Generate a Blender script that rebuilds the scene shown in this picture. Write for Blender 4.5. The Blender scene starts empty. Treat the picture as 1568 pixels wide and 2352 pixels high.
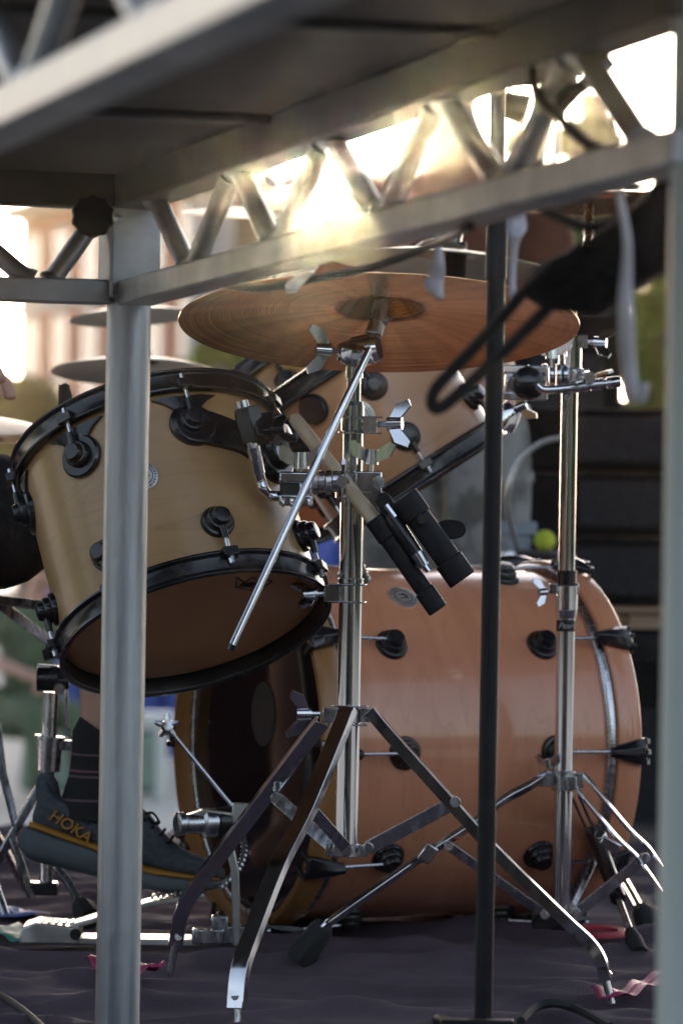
import bpy, bmesh, math, random
from mathutils import Vector, Matrix
random.seed(7)
R_ = math.radians
V = Vector
scene = bpy.context.scene
COL = scene.collection

# ------------------------------------------------------------------ camera
F = 10000.0                    # focal length in reference pixels (1568 x 2352 frame)
CX, CY = 784.0, 1176.0
ROLL = 0.0162
CAMH = 0.667
cr, sr = math.cos(ROLL), math.sin(ROLL)
cam_d = bpy.data.cameras.new('camera')
cam = bpy.data.objects.new('camera', cam_d)
COL.objects.link(cam)
right = V((cr, 0, sr)); up = V((-sr, 0, cr)); back = V((0, -1, 0))
Mc = Matrix((right, up, back)).transposed().to_4x4()
Mc.translation = V((0, 0, CAMH))
cam.matrix_world = Mc
cam_d.sensor_fit = 'VERTICAL'
cam_d.sensor_width = 24; cam_d.sensor_height = 36
cam_d.lens = F * 36.0 / 2352.0
cam_d.clip_start = 0.05; cam_d.clip_end = 5000
cam_d.dof.use_dof = True
cam_d.dof.focus_distance = 6.0
cam_d.dof.aperture_fstop = 6.3
scene.camera = cam


def D(px, py, Z):
    """a point seen at picture position px,py standing Z metres away"""
    u = px - CX; v = CY - py
    return V(((u * cr - v * sr) * Z / F, Z, CAMH + (u * sr + v * cr) * Z / F))


# ------------------------------------------------------------------ light
SUN_EL = R_(4.35); SUN_AZ = R_(-0.19)          # azimuth from +Y towards +X
sun_dir = V((math.sin(SUN_AZ) * math.cos(SUN_EL), math.cos(SUN_AZ) * math.cos(SUN_EL), math.sin(SUN_EL)))
world = bpy.data.worlds.new('World'); scene.world = world
world.use_nodes = True
wn, wl = world.node_tree.nodes, world.node_tree.links
wn.clear()
sky = wn.new('ShaderNodeTexSky'); sky.sky_type = 'NISHITA'; sky.sun_disc = False
sky.sun_elevation = SUN_EL; sky.sun_rotation = SUN_AZ
sky.air_density = 1.0; sky.dust_density = 1.5; sky.ozone_density = 1.0
bg = wn.new('ShaderNodeBackground'); bg.inputs['Strength'].default_value = 0.13
wo = wn.new('ShaderNodeOutputWorld')
# the sun's own disc in the sky, half a degree wide
tc = wn.new('ShaderNodeTexCoord')
nrm = wn.new('ShaderNodeVectorMath'); nrm.operation = 'NORMALIZE'
dot = wn.new('ShaderNodeVectorMath'); dot.operation = 'DOT_PRODUCT'
dot.inputs[1].default_value = sun_dir
wl.new(tc.outputs['Generated'], nrm.inputs[0]); wl.new(nrm.outputs[0], dot.inputs[0])
gt = wn.new('ShaderNodeMath'); gt.operation = 'GREATER_THAN'
gt.inputs[1].default_value = math.cos(R_(0.27))
wl.new(dot.outputs['Value'], gt.inputs[0])
bg2 = wn.new('ShaderNodeBackground'); bg2.inputs['Color'].default_value = (1, 0.86, 0.62, 1)
mulv = wn.new('ShaderNodeMath'); mulv.operation = 'MULTIPLY'; mulv.inputs[1].default_value = 60.0
wl.new(gt.outputs[0], mulv.inputs[0]); wl.new(mulv.outputs[0], bg2.inputs['Strength'])
addw = wn.new('ShaderNodeAddShader')
tint = wn.new('ShaderNodeMix'); tint.data_type = 'RGBA'; tint.blend_type = 'MULTIPLY'; tint.inputs[0].default_value = 1.0
tint.inputs[7].default_value = (0.93, 0.96, 1.10, 1)          # cool white balance
hs_ = wn.new('ShaderNodeHueSaturation'); hs_.inputs['Saturation'].default_value = 0.55
wl.new(sky.outputs[0], hs_.inputs['Color']); wl.new(hs_.outputs[0], tint.inputs[6])
wl.new(tint.outputs[2], bg.inputs['Color'])
wl.new(bg.outputs[0], addw.inputs[0]); wl.new(bg2.outputs[0], addw.inputs[1])
wl.new(addw.outputs[0], wo.inputs['Surface'])

sun_d = bpy.data.lights.new('sun', 'SUN'); sun_d.energy = 4.2; sun_d.angle = R_(0.5)
sun_d.color = (1, 0.91, 0.80)
sun = bpy.data.objects.new('sun', sun_d); COL.objects.link(sun)
sun.rotation_euler = sun_dir.to_track_quat('Z', 'Y').to_euler()
sun.location = sun_dir * 50

scene.view_settings.view_transform = 'Standard'
scene.view_settings.look = 'None'
scene.view_settings.exposure = 2.4
scene.view_settings.gamma = 1.0
scene.render.engine = 'CYCLES'
scene.cycles.max_bounces = 8
scene.cycles.sample_clamp_indirect = 6.0

# ------------------------------------------------------------------ materials
MATS = {}


def pmat(name, c1, c2=None, rough=0.5, metal=0.0, scale=(8, 8, 8), bump=0.0, bscale=None, detail=4.0,
         lo=0.35, hi=0.65, coat=0.0, rough2=None, spec=0.5, distort=0.0, trans=0.0, subs=0.0):
    m = bpy.data.materials.new(name); m.use_nodes = True
    n, l = m.node_tree.nodes, m.node_tree.links
    b = n['Principled BSDF']
    b.inputs['Base Color'].default_value = (*c1, 1)
    b.inputs['Roughness'].default_value = rough
    b.inputs['Metallic'].default_value = metal
    b.inputs['Coat Weight'].default_value = coat
    b.inputs['Coat Roughness'].default_value = 0.12
    b.inputs['Specular IOR Level'].default_value = spec
    b.inputs['Transmission Weight'].default_value = trans
    b.inputs['Subsurface Weight'].default_value = subs
    t = n.new('ShaderNodeTexCoord'); mp = n.new('ShaderNodeMapping'); mp.inputs['Scale'].default_value = scale
    l.new(t.outputs['Object'], mp.inputs['Vector'])
    nz = n.new('ShaderNodeTexNoise'); nz.inputs['Scale'].default_value = 1.0
    nz.inputs['Detail'].default_value = detail; nz.inputs['Distortion'].default_value = distort
    l.new(mp.outputs[0], nz.inputs['Vector'])
    if c2 is not None:
        rp = n.new('ShaderNodeValToRGB')
        rp.color_ramp.elements[0].position = lo; rp.color_ramp.elements[0].color = (*c1, 1)
        rp.color_ramp.elements[1].position = hi; rp.color_ramp.elements[1].color = (*c2, 1)
        l.new(nz.outputs['Fac'], rp.inputs[0]); l.new(rp.outputs[0], b.inputs['Base Color'])
    if rough2 is not None:
        mr = n.new('ShaderNodeMapRange'); mr.inputs['From Min'].default_value = 0.3; mr.inputs['From Max'].default_value = 0.7
        mr.inputs['To Min'].default_value = rough; mr.inputs['To Max'].default_value = rough2
        l.new(nz.outputs['Fac'], mr.inputs['Value']); l.new(mr.outputs[0], b.inputs['Roughness'])
    if bump:
        src = nz
        if bscale:
            mp2 = n.new('ShaderNodeMapping'); mp2.inputs['Scale'].default_value = bscale
            l.new(t.outputs['Object'], mp2.inputs['Vector'])
            src = n.new('ShaderNodeTexNoise'); src.inputs['Scale'].default_value = 1.0; src.inputs['Detail'].default_value = 3
            l.new(mp2.outputs[0], src.inputs['Vector'])
        bp = n.new('ShaderNodeBump'); bp.inputs['Strength'].default_value = bump; bp.inputs['Distance'].default_value = 0.01
        l.new(src.outputs['Fac'], bp.inputs['Height']); l.new(bp.outputs[0], b.inputs['Normal'])
    MATS[name] = m
    return m


def maple(name, ca, cb, cdark, coat):
    """lacquered maple ply: faint streaks round the drum, soft flame, thin wandering growth lines"""
    m = pmat(name, ca, cb, rough=0.30, scale=(3.2, 3.2, 17), detail=6, lo=0.2, hi=0.85, coat=coat, distort=0.6)
    n, l = m.node_tree.nodes, m.node_tree.links
    b = n['Principled BSDF']
    base = b.inputs['Base Color'].links[0].from_socket
    t = [k for k in n if k.type == 'TEX_COORD'][0]
    mp = n.new('ShaderNodeMapping'); mp.inputs['Scale'].default_value = (2.2, 2.2, 13); mp.inputs['Rotation'].default_value = (0.10, 0.05, 0)
    l.new(t.outputs['Object'], mp.inputs['Vector'])
    nz = n.new('ShaderNodeTexNoise'); nz.inputs['Scale'].default_value = 1.0; nz.inputs['Detail'].default_value = 2.5; nz.inputs['Distortion'].default_value = 0.5
    l.new(mp.outputs[0], nz.inputs['Vector'])
    k1 = n.new('ShaderNodeMath'); k1.operation = 'MULTIPLY'; k1.inputs[1].default_value = 9.0; l.new(nz.outputs['Fac'], k1.inputs[0])
    k2 = n.new('ShaderNodeMath'); k2.operation = 'FRACT'; l.new(k1.outputs[0], k2.inputs[0])
    rp = n.new('ShaderNodeValToRGB')
    rp.color_ramp.elements[0].position = 0.0; rp.color_ramp.elements[0].color = (1, 1, 1, 1)
    rp.color_ramp.elements[1].position = 0.16; rp.color_ramp.elements[1].color = (0, 0, 0, 1)
    l.new(k2.outputs[0], rp.inputs[0])
    n3 = n.new('ShaderNodeTexNoise'); n3.inputs['Scale'].default_value = 6.0; l.new(t.outputs['Object'], n3.inputs['Vector'])
    f = n.new('ShaderNodeMath'); f.operation = 'MULTIPLY'; l.new(rp.outputs[0], f.inputs[0]); l.new(n3.outputs['Fac'], f.inputs[1])
    f2 = n.new('ShaderNodeMath'); f2.operation = 'MULTIPLY'; f2.inputs[1].default_value = 0.5; l.new(f.outputs[0], f2.inputs[0])
    mx = n.new('ShaderNodeMix'); mx.data_type = 'RGBA'
    l.new(f2.outputs[0], mx.inputs[0]); l.new(base, mx.inputs[6]); mx.inputs[7].default_value = (*cdark, 1)
    l.new(mx.outputs[2], b.inputs['Base Color'])
    return m


M_MAPLE = maple('maple_natural', (0.36, 0.215, 0.092), (0.47, 0.295, 0.135), (0.20, 0.105, 0.042), 0.2)
M_MAPLE2 = maple('maple_reddish', (0.60, 0.240, 0.125), (0.80, 0.360, 0.205), (0.42, 0.150, 0.07), 0.9)
M_TAN = maple('maple_tan', (0.40, 0.20, 0.095), (0.50, 0.265, 0.13), (0.27, 0.125, 0.055), 0.3)
M_AMBER = maple('maple_amber', (0.32, 0.15, 0.045), (0.42, 0.21, 0.07), (0.22, 0.10, 0.03), 0.2)
M_CHROME = pmat('chrome', (0.62, 0.63, 0.66), (0.72, 0.73, 0.76), rough=0.06, rough2=0.16, metal=1.0, scale=(60, 60, 12))
M_CHROME_DULL = pmat('worn_chrome', (0.50, 0.51, 0.54), (0.62, 0.63, 0.66), rough=0.16, rough2=0.34, metal=1.0, scale=(90, 90, 30), bump=0.05)
M_ALU = pmat('aluminium', (0.30, 0.32, 0.345), (0.64, 0.66, 0.685), rough=0.32, rough2=0.54, metal=0.85, scale=(46, 46, 2.2), bump=0.10, bscale=(90, 90, 30), lo=0.3, hi=0.75)
M_ALU_TR = pmat('truss_aluminium', (0.36, 0.36, 0.36), (0.56, 0.56, 0.555), rough=0.40, rough2=0.52, metal=0.88, scale=(14, 14, 14), bump=0.03, bscale=(60, 60, 60))
M_BLACK = pmat('black_gloss', (0.010, 0.010, 0.012), (0.018, 0.017, 0.02), rough=0.16, rough2=0.3, scale=(30, 30, 30), coat=0.2)
M_BLACKM = pmat('black_matte', (0.009, 0.0085, 0.010), (0.016, 0.015, 0.018), rough=0.42, rough2=0.6, scale=(40, 40, 40), bump=0.05, spec=0.3)
M_RUBBER = pmat('black_rubber', (0.014, 0.014, 0.015), (0.022, 0.022, 0.023), rough=0.75, scale=(40, 40, 40))
M_HEAD_AMBER = pmat('clear_head_amber', (0.36, 0.18, 0.075), (0.42, 0.215, 0.095), rough=0.28, rough2=0.36, scale=(3, 3, 3), spec=0.4)
M_HEAD_DARK = pmat('smoked_head', (0.010, 0.007, 0.007), (0.020, 0.012, 0.012), rough=0.06, rough2=0.10, scale=(5, 5, 5), spec=0.45)
M_PLY = pmat('dark_plywood', (0.085, 0.068, 0.054), (0.12, 0.098, 0.078), rough=0.55, rough2=0.7, scale=(2, 25, 25), bump=0.1)
M_FRAME = pmat('dark_steel', (0.055, 0.049, 0.044), (0.08, 0.071, 0.063), rough=0.5, metal=0.3, scale=(10, 10, 10))
M_INK = pmat('ink', (0.012, 0.010, 0.010), rough=0.4)
M_SILVER = pmat('silver_print', (0.48, 0.48, 0.47), (0.60, 0.60, 0.58), rough=0.34, metal=0.6, scale=(60, 60, 60))
M_TAPE = pmat('white_tape', (0.42, 0.40, 0.435), (0.52, 0.50, 0.53), rough=0.55, scale=(40, 40, 40))
M_SKIN = pmat('skin', (0.46, 0.26, 0.19), (0.54, 0.31, 0.23), rough=0.5, scale=(14, 14, 14), subs=0.08)
M_HAIR = pmat('hair', (0.05, 0.032, 0.02), (0.09, 0.055, 0.035), rough=0.6, scale=(90, 90, 9))
M_CLOTH_BLK = pmat('black_cloth', (0.008, 0.008, 0.009), (0.014, 0.014, 0.015), rough=0.9, scale=(60, 60, 60), bump=0.2, spec=0.2)
M_WOODSTICK = pmat('hickory', (0.50, 0.40, 0.27), (0.62, 0.51, 0.36), rough=0.45, scale=(30, 30, 6))
M_RED = pmat('red_plastic', (0.42, 0.03, 0.05), (0.50, 0.05, 0.07), rough=0.45, scale=(20, 20, 20))
M_PINK = pmat('pink_ribbon', (0.32, 0.015, 0.085), (0.40, 0.03, 0.14), rough=0.5, scale=(20, 20, 20))
M_BLUE = pmat('blue_plastic', (0.05, 0.09, 0.33), (0.07, 0.12, 0.42), rough=0.45, scale=(5, 5, 5))
M_BLUETAPE = pmat('blue_tape', (0.12, 0.18, 0.50), (0.16, 0.23, 0.58), rough=0.6, scale=(15, 15, 15))
M_GREENTAPE = pmat('green_tape', (0.03, 0.22, 0.17), (0.04, 0.28, 0.22), rough=0.6, scale=(15, 15, 15))


def bronze(name, c1, c2, r):
    """lathed bronze: concentric tool marks plus hammering"""
    m = pmat(name, c1, c2, rough=r, metal=1.0, scale=(4, 4, 4), detail=5, lo=0.32, hi=0.68, distort=1.2)
    n, l = m.node_tree.nodes, m.node_tree.links
    b = n['Principled BSDF']
    t = [k for k in n if k.type == 'TEX_COORD'][0]
    sp = n.new('ShaderNodeSeparateXYZ'); l.new(t.outputs['Object'], sp.inputs[0])
    cb = n.new('ShaderNodeCombineXYZ'); l.new(sp.outputs[0], cb.inputs[0]); l.new(sp.outputs[1], cb.inputs[1])
    ln = n.new('ShaderNodeVectorMath'); ln.operation = 'LENGTH'; l.new(cb.outputs[0], ln.inputs[0])
    nm_ = n.new('ShaderNodeVectorMath'); nm_.operation = 'NORMALIZE'; l.new(cb.outputs[0], nm_.inputs[0])
    sc_ = n.new('ShaderNodeVectorMath'); sc_.operation = 'SCALE'; sc_.inputs['Scale'].default_value = 5.5; l.new(nm_.outputs[0], sc_.inputs[0])
    ad_ = n.new('ShaderNodeVectorMath'); ad_.operation = 'MULTIPLY_ADD'; ad_.inputs[1].default_value = (1.6, 1.6, 1.6); l.new(t.outputs['Object'], ad_.inputs[0]); l.new(sc_.outputs[0], ad_.inputs[2])
    n4 = n.new('ShaderNodeTexNoise'); n4.inputs['Scale'].default_value = 1.0; n4.inputs['Detail'].default_value = 5; n4.inputs['Distortion'].default_value = 0.1
    l.new(ad_.outputs[0], n4.inputs['Vector'])
    rr_ = [k for k in n if k.type == 'VALTORGB'][0]; l.new(n4.outputs['Fac'], rr_.inputs[0])  # radial tarnish streaks, also put in for missing reflection contrast
    m1 = n.new('ShaderNodeMath'); m1.operation = 'MULTIPLY'; m1.inputs[1].default_value = 620.0
    l.new(ln.outputs['Value'], m1.inputs[0])
    n1 = n.new('ShaderNodeTexNoise'); n1.noise_dimensions = '1D'; n1.inputs['Scale'].default_value = 1.0
    n1.inputs['Detail'].default_value = 1.0
    l.new(m1.outputs[0], n1.inputs['W'])
    n2 = n.new('ShaderNodeTexNoise'); n2.inputs['Scale'].default_value = 22; n2.inputs['Detail'].default_value = 2
    l.new(t.outputs['Object'], n2.inputs['Vector'])
    ad = n.new('ShaderNodeMath'); ad.operation = 'MULTIPLY_ADD'; ad.inputs[1].default_value = 2.2
    l.new(n2.outputs['Fac'], ad.inputs[0]); l.new(n1.outputs['Fac'], ad.inputs[2])
    tg = n.new('ShaderNodeTangent'); tg.direction_type = 'RADIAL'; tg.axis = 'Z'
    l.new(tg.outputs[0], b.inputs['Tangent']); b.inputs['Anisotropic'].default_value = 0.8; b.inputs['Anisotropic Rotation'].default_value = 0.0
    bp = n.new('ShaderNodeBump'); bp.inputs['Strength'].default_value = 0.2; bp.inputs['Distance'].default_value = 0.002
    l.new(ad.outputs[0], bp.inputs['Height']); l.new(bp.outputs[0], b.inputs['Normal'])
    mr = n.new('ShaderNodeMapRange'); mr.inputs['To Min'].default_value = r - 0.1; mr.inputs['To Max'].default_value = r + 0.12
    l.new(n1.outputs['Fac'], mr.inputs['Value']); l.new(mr.outputs[0], b.inputs['Roughness'])
    return m


M_BRONZE = bronze('bronze', (0.33, 0.165, 0.07), (0.72, 0.42, 0.20), 0.16)
M_BRONZE_G = bronze('aged_bronze', (0.44, 0.40, 0.34), (0.54, 0.50, 0.42), 0.34)

# ------------------------------------------------------------------ mesh helpers
ROOTM = {}


def thing(name, label, cat, M=None, group=None):
    o = bpy.data.objects.new(name, None); COL.objects.link(o)
    if M is None:
        M = Matrix()
    elif isinstance(M, Vector):
        M = Matrix.Translation(M)
    o.matrix_world = M
    o.empty_display_size = 0.05
    o['label'] = label; o['category'] = cat
    if group: o['group'] = group
    ROOTM[o.name] = M.copy()
    return o


def obj(name, bm, mat, parent=None, smooth=40, bevel=0.0, local=False, label=None, cat=None, kind=None, group=None, sub=0):
    """link a bmesh (world coordinates unless local) as ONE mesh object"""
    if parent is not None:
        M = ROOTM[parent.name]
        if not local:
            bm.transform(M.inverted())
    bmesh.ops.recalc_face_normals(bm, faces=bm.faces[:])
    me = bpy.data.meshes.new(name); bm.to_mesh(me); bm.free()
    if parent is None and not local and kind is None:
        pass
    me.materials.append(mat)
    o = bpy.data.objects.new(name, me); COL.objects.link(o)
    for p in me.polygons: p.use_smooth = True
    me.set_sharp_from_angle(angle=R_(smooth))
    if parent is not None:
        o.parent = parent
        ROOTM[o.name] = M
    if bevel:
        b = o.modifiers.new('bevel', 'BEVEL'); b.width = bevel; b.segments = 2; b.limit_method = 'ANGLE'; b.angle_limit = R_(35)
    if sub:
        s = o.modifiers.new('sub', 'SUBSURF'); s.levels = sub; s.render_levels = sub
    if label: o['label'] = label
    if cat: o['category'] = cat
    if kind: o['kind'] = kind
    if group: o['group'] = group
    return o


def single(name, bm, mat, label, cat, group=None, bevel=0.0, smooth=40, sub=0, kind=None):
    """a thing that is one mesh: origin moved to its lowest middle"""
    bm.verts.ensure_lookup_table()
    xs = [v.co for v in bm.verts]
    c = V((sum(v.x for v in xs) / len(xs), sum(v.y for v in xs) / len(xs), min(v.z for v in xs)))
    bmesh.ops.translate(bm, verts=bm.verts[:], vec=-c)
    o = obj(name, bm, mat, None, smooth, bevel, label=label, cat=cat, group=group, sub=sub, kind=kind)
    o.location = c
    ROOTM[o.name] = Matrix.Translation(c)
    return o


def BM(): return bmesh.new()


def axes(z, hint=V((0, 0, 1))):
    z = z.normalized()
    if abs(z.dot(hint)) > 0.98: hint = V((1, 0, 0))
    x = (hint - z * hint.dot(z)).normalized()
    return x, z.cross(x), z


def frame(o, z, hint=V((0, 0, 1))):
    x, y, z = axes(z, hint)
    M = Matrix((x, y, z)).transposed().to_4x4(); M.translation = o
    return M


def ring(bm, c, x, y, r, n, ry=None):
    ry = r if ry is None else ry
    return [bm.verts.new(c + x * (r * math.cos(2 * math.pi * k / n)) + y * (ry * math.sin(2 * math.pi * k / n))) for k in range(n)]


def bridge(bm, a, b):
    n = len(a)
    for k in range(n):
        bm.faces.new((a[k], a[(k + 1) % n], b[(k + 1) % n], b[k]))


def sweep(bm, pts, r, n=12, caps=True, hint=V((0, 0, 1)), sec=None):
    """tube (or section sec = list of 2-D points) along a polyline with steady orientation"""
    pts = [V(p) for p in pts]
    m = len(pts)
    rs = r if isinstance(r, (list, tuple)) else [r] * m
    tang = []
    for i in range(m):
        a = pts[max(i - 1, 0)]; b = pts[min(i + 1, m - 1)]
        tang.append((b - a).normalized())
    x, y, _ = axes(tang[0], hint)
    prev = None
    for i in range(m):
        t = tang[i]
        x = (x - t * x.dot(t)).normalized(); y = t.cross(x)
        k_ = 1.0
        if 0 < i < m - 1:
            c = (pts[i] - pts[i - 1]).normalized().dot(t); k_ = 1 / max(c, 0.5)
        if sec is None:
            rg = ring(bm, pts[i], x, y, rs[i], n)
        else:
            rg = [bm.verts.new(pts[i] + x * (a * rs[i]) + y * (b * rs[i])) for a, b in sec]
        if prev: bridge(bm, prev, rg)
        elif caps: bm.faces.new(rg[::-1])
        prev = rg
    if caps: bm.faces.new(prev)


def tube(bm, a, b, r, r2=None, n=16):
    sweep(bm, [a, b], [r, r if r2 is None else r2], n)


def smoothpath(pts, k=6):
    """Catmull-Rom through the points"""
    pts = [V(p) for p in pts]
    P = [pts[0] * 2 - pts[1]] + pts + [pts[-1] * 2 - pts[-2]]
    out = []
    for i in range(1, len(P) - 2):
        for j in range(k):
            t = j / k
            a, b, c, d = P[i - 1], P[i], P[i + 1], P[i + 2]
            out.append(0.5 * ((2 * b) + (c - a) * t + (2 * a - 5 * b + 4 * c - d) * t * t + (3 * b - a - 3 * c + d) * t ** 3))
    out.append(pts[-1])
    return out


def bar(bm, pts, w, t, hint):
    """flat bar: t thick along hint, w wide across it"""
    sweep(bm, pts, 1.0, hint=hint, sec=[(-t / 2, -w / 2), (t / 2, -w / 2), (t / 2, w / 2), (-t / 2, w / 2)])


def channel(bm, pts, w, t, hint, wall=0.0022):
    """U-channel bar, open on the -hint side"""
    a, b = t / 2, w / 2
    sweep(bm, pts, 1.0, hint=hint, sec=[(a, -b), (a, b), (-a, b), (-a, b - wall), (a - wall, b - wall), (a - wall, -b + wall), (-a, -b + wall), (-a, -b)])


def lathe(bm, prof, M, n=48, close=False):
    """prof: list of (r, z); M places the local Z axis"""
    rows = []
    X = M.to_3x3() @ V((1, 0, 0)); Y = M.to_3x3() @ V((0, 1, 0)); Z = M.to_3x3() @ V((0, 0, 1)); O = M.translation
    for r, z in prof:
        if r < 1e-6: rows.append(bm.verts.new(O + Z * z))
        else: rows.append(ring(bm, O + Z * z, X, Y, r, n))
    seq = list(zip(rows[:-1], rows[1:]))
    if close: seq.append((rows[-1], rows[0]))
    for a, b in seq:
        if isinstance(a, list) and isinstance(b, list): bridge(bm, a, b)
        elif isinstance(a, list):
            for k in range(n): bm.faces.new((a[k], a[(k + 1) % n], b))
        elif isinstance(b, list):
            for k in range(n): bm.faces.new((a, b[(k + 1) % n], b[k]))


def box(bm, c, size, R=None, taper=1.0):
    R = R or Matrix.Identity(3)
    vs = []
    for z in (-1, 1):
        k = taper if z > 0 else 1.0
        for x, y in ((-1, -1), (1, -1), (1, 1), (-1, 1)):
            vs.append(bm.verts.new(V(c) + R @ V((x * size[0] / 2 * k, y * size[1] / 2 * k, z * size[2] / 2))))
    for f in ((0, 3, 2, 1), (4, 5, 6, 7), (0, 1, 5, 4), (1, 2, 6, 5), (2, 3, 7, 6), (3, 0, 4, 7)):
        bm.faces.new([vs[i] for i in f])


def prism(bm, pts, d):
    """extrude a planar outline by the vector d"""
    a = [bm.verts.new(V(p)) for p in pts]; b = [bm.verts.new(V(p) + d) for p in pts]
    bm.faces.new(a); bm.faces.new(b[::-1])
    for k in range(len(a)):
        bm.faces.new((a[k], b[k], b[(k + 1) % len(a)], a[(k + 1) % len(a)]))


def wing(bm, base, axis, blade, s=1.0):
    """wing screw: shank, barrel and two blades"""
    axis = axis.normalized(); blade = (blade - axis * blade.dot(axis)).normalized()
    tube(bm, base, base + axis * 0.012 * s, 0.0035 * s, n=8)
    tube(bm, base + axis * 0.012 * s, base + axis * 0.03 * s, 0.0085 * s, 0.0075 * s, n=14)
    nn = axis.cross(blade)
    for sgn in (-1, 1):
        p = base + axis * 0.02 * s
        pts = [p + blade * sgn * 0.006 * s - axis * 0.006 * s, p + blade * sgn * 0.006 * s + axis * 0.007 * s,
               p + blade * sgn * 0.022 * s + axis * 0.020 * s, p + blade * sgn * 0.030 * s + axis * 0.017 * s, p + blade * sgn * 0.024 * s + axis * 0.002 * s]
        prism(bm, [q - nn * 0.0022 * s for q in pts], nn * 0.0044 * s)


def text_mesh(name, body, mat, parent, M, size, extrude=0.0006, shear=0.0, bold=0.0, kind=None):
    cu = bpy.data.curves.new('text', 'FONT'); cu.body = body; cu.size = size; cu.extrude = extrude; cu.shear = shear
    cu.offset = bold
    cu.align_x = 'CENTER'; cu.align_y = 'CENTER'
    t = bpy.data.objects.new('text', cu); COL.objects.link(t)
    dg = bpy.context.evaluated_depsgraph_get(); dg.update()
    me = bpy.data.meshes.new_from_object(t.evaluated_get(dg))
    bpy.data.objects.remove(t); bpy.data.curves.remove(cu)
    bm = BM(); bm.from_mesh(me); bpy.data.meshes.remove(me)
    bm.transform(M)
    return obj(name, bm, mat, parent)


# ================================================================== SETTING
GZ = -0.9                      # street level; the stage floor is z = 0
def cloth_height(x, y):
    h = 0.004 * math.sin(3.1 * x + 7.0 * y + 1.7 * math.sin(2.3 * x)) + 0.003 * math.sin(14 * y + 3.2 * math.sin(2.1 * x + 0.6) + x)
    h += 0.015 * max(0, math.sin(21 * y + 4 * math.sin(1.7 * x - 0.4) - 2.2 * x)) ** 3
    h += 0.012 * max(0, math.sin(33 * y + 3 * math.sin(3.1 * x + 1.1) + 5.5 * x)) ** 4 * (0.5 + 0.5 * math.sin(5 * x + 2 * y))
    h += 0.011 * max(0, math.sin(16 * x - 20 * y + 2 * math.sin(5 * y))) ** 5
    return h


M_GROUND = pmat('pale_concrete', (0.34, 0.33, 0.30), (0.46, 0.44, 0.40), rough=0.85, scale=(0.7, 0.7, 0.7), detail=8, bump=0.2, bscale=(30, 30, 30))
bm = BM()
f = [bm.verts.new(p) for p in ((-280, -80, GZ), (280, -80, GZ), (280, 480, GZ), (-280, 480, GZ))]
bm.faces.new(f)
obj('ground', bm, M_GROUND, kind='structure')

M_FLOORCLOTH = pmat('floor_cloth', (0.062, 0.043, 0.060), (0.105, 0.076, 0.098), rough=0.9, scale=(6, 6, 6), detail=6, bump=0.35, bscale=(420, 420, 420))
bm = BM()
NX, NY = 220, 330
g = []
for j in range(NY + 1):
    row = []
    for i in range(NX + 1):
        x = -2.58 + 5.16 * i / NX; y = 4.56 + 4.3 * j / NY
        row.append(bm.verts.new((x, y, cloth_height(x, y) - 0.008)))
    g.append(row)
for j in range(NY):
    for i in range(NX):
        bm.faces.new((g[j][i], g[j][i + 1], g[j + 1][i + 1], g[j + 1][i]))
obj('floor', bm, M_FLOORCLOTH, kind='structure', smooth=180)

bm = BM()
box(bm, V((0, 6.72, GZ / 2 - 0.011)), (5.2, 4.36, -GZ - 0.022 + 0.0))
box(bm, V((1.29, 10.5, GZ / 2 - 0.011)), (2.58, 3.18, -GZ - 0.022))
obj('stage', bm, pmat('stage_boards', (0.03, 0.028, 0.028), (0.05, 0.046, 0.045), rough=0.7, scale=(3, 20, 3)), kind='structure', bevel=0.004)

# folded black sheet added behind the viewer to cut front fill and darken reflections
bm = BM(); rows = []
for i in range(61):
    x = -6 + 12 * i / 60; y = -2.5 + 0.12 * math.sin(i * 1.7)
    rows.append([bm.verts.new((x, y + dy, z)) for dy, z in ((0, GZ), (0, 2.2), (-0.05, 2.2), (-0.05, GZ))])
for r0, r1 in zip(rows[:-1], rows[1:]):
    for k in range(3): bm.faces.new((r0[k], r1[k], r1[k + 1], r0[k + 1]))
obj('unseen_blocker', bm, M_CLOTH_BLK, kind='structure')
bm = BM(); rows = []          # another added unseen at the left, for a dark reflection in the drum head
for i in range(19):
    x = -1.2 - 2.2 * min(1, i / 30); y = 9.3 - 2.4 * i / 30 + 0.08 * math.sin(i * 1.9)
    rows.append([bm.verts.new((x, y + dy, z)) for dy, z in ((0, GZ), (0, 2.3), (0.04, 2.3), (0.04, GZ))])
for r0, r1 in zip(rows[:-1], rows[1:]):
    for k in range(3): bm.faces.new((r0[k], r1[k], r1[k + 1], r0[k + 1]))
obj('unseen_blocker', bm, pmat('maroon_blocker', (0.050, 0.016, 0.018), (0.075, 0.026, 0.028), rough=0.9, scale=(9, 9, 1)), kind='structure')
# dark canvas sheet added overhead, out of view, to darken what the chrome mirrors
bm = BM()
prism(bm, [V((-4.5, 3.8, 4.4)), V((-4.5, 7.6, 4.9)), V((-4.5, 12.5, 4.3)), V((-4.5, 12.5, 4.4)), V((-4.5, 7.6, 5.0)), V((-4.5, 3.8, 4.5))], V((9, 0, 0)))
obj('roof', bm, pmat('blocker_canvas', (0.02, 0.02, 0.022), (0.03, 0.03, 0.033), rough=0.9, scale=(4, 4, 4)), kind='structure')

# ================================================================== DECK on trusses (foreground)
P0 = D(297, 665, 5.5)
dR = V((0.276, -0.961, 0)).normalized(); dL = V((-0.961, -0.276, 0)).normalized()
ZB = CAMH + 0.2545               # underside of the bottom chords
ZT = CAMH + 0.3765               # underside of the deck frame
WID, LEN = 0.575, 2.02
TILT = 0.0164                   # the deck stands on slightly falling ground
deck = thing('stage_deck', 'raised dark deck on silver truss rails seen from below', 'stage deck', V((P0.x, P0.y, 0)))


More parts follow.
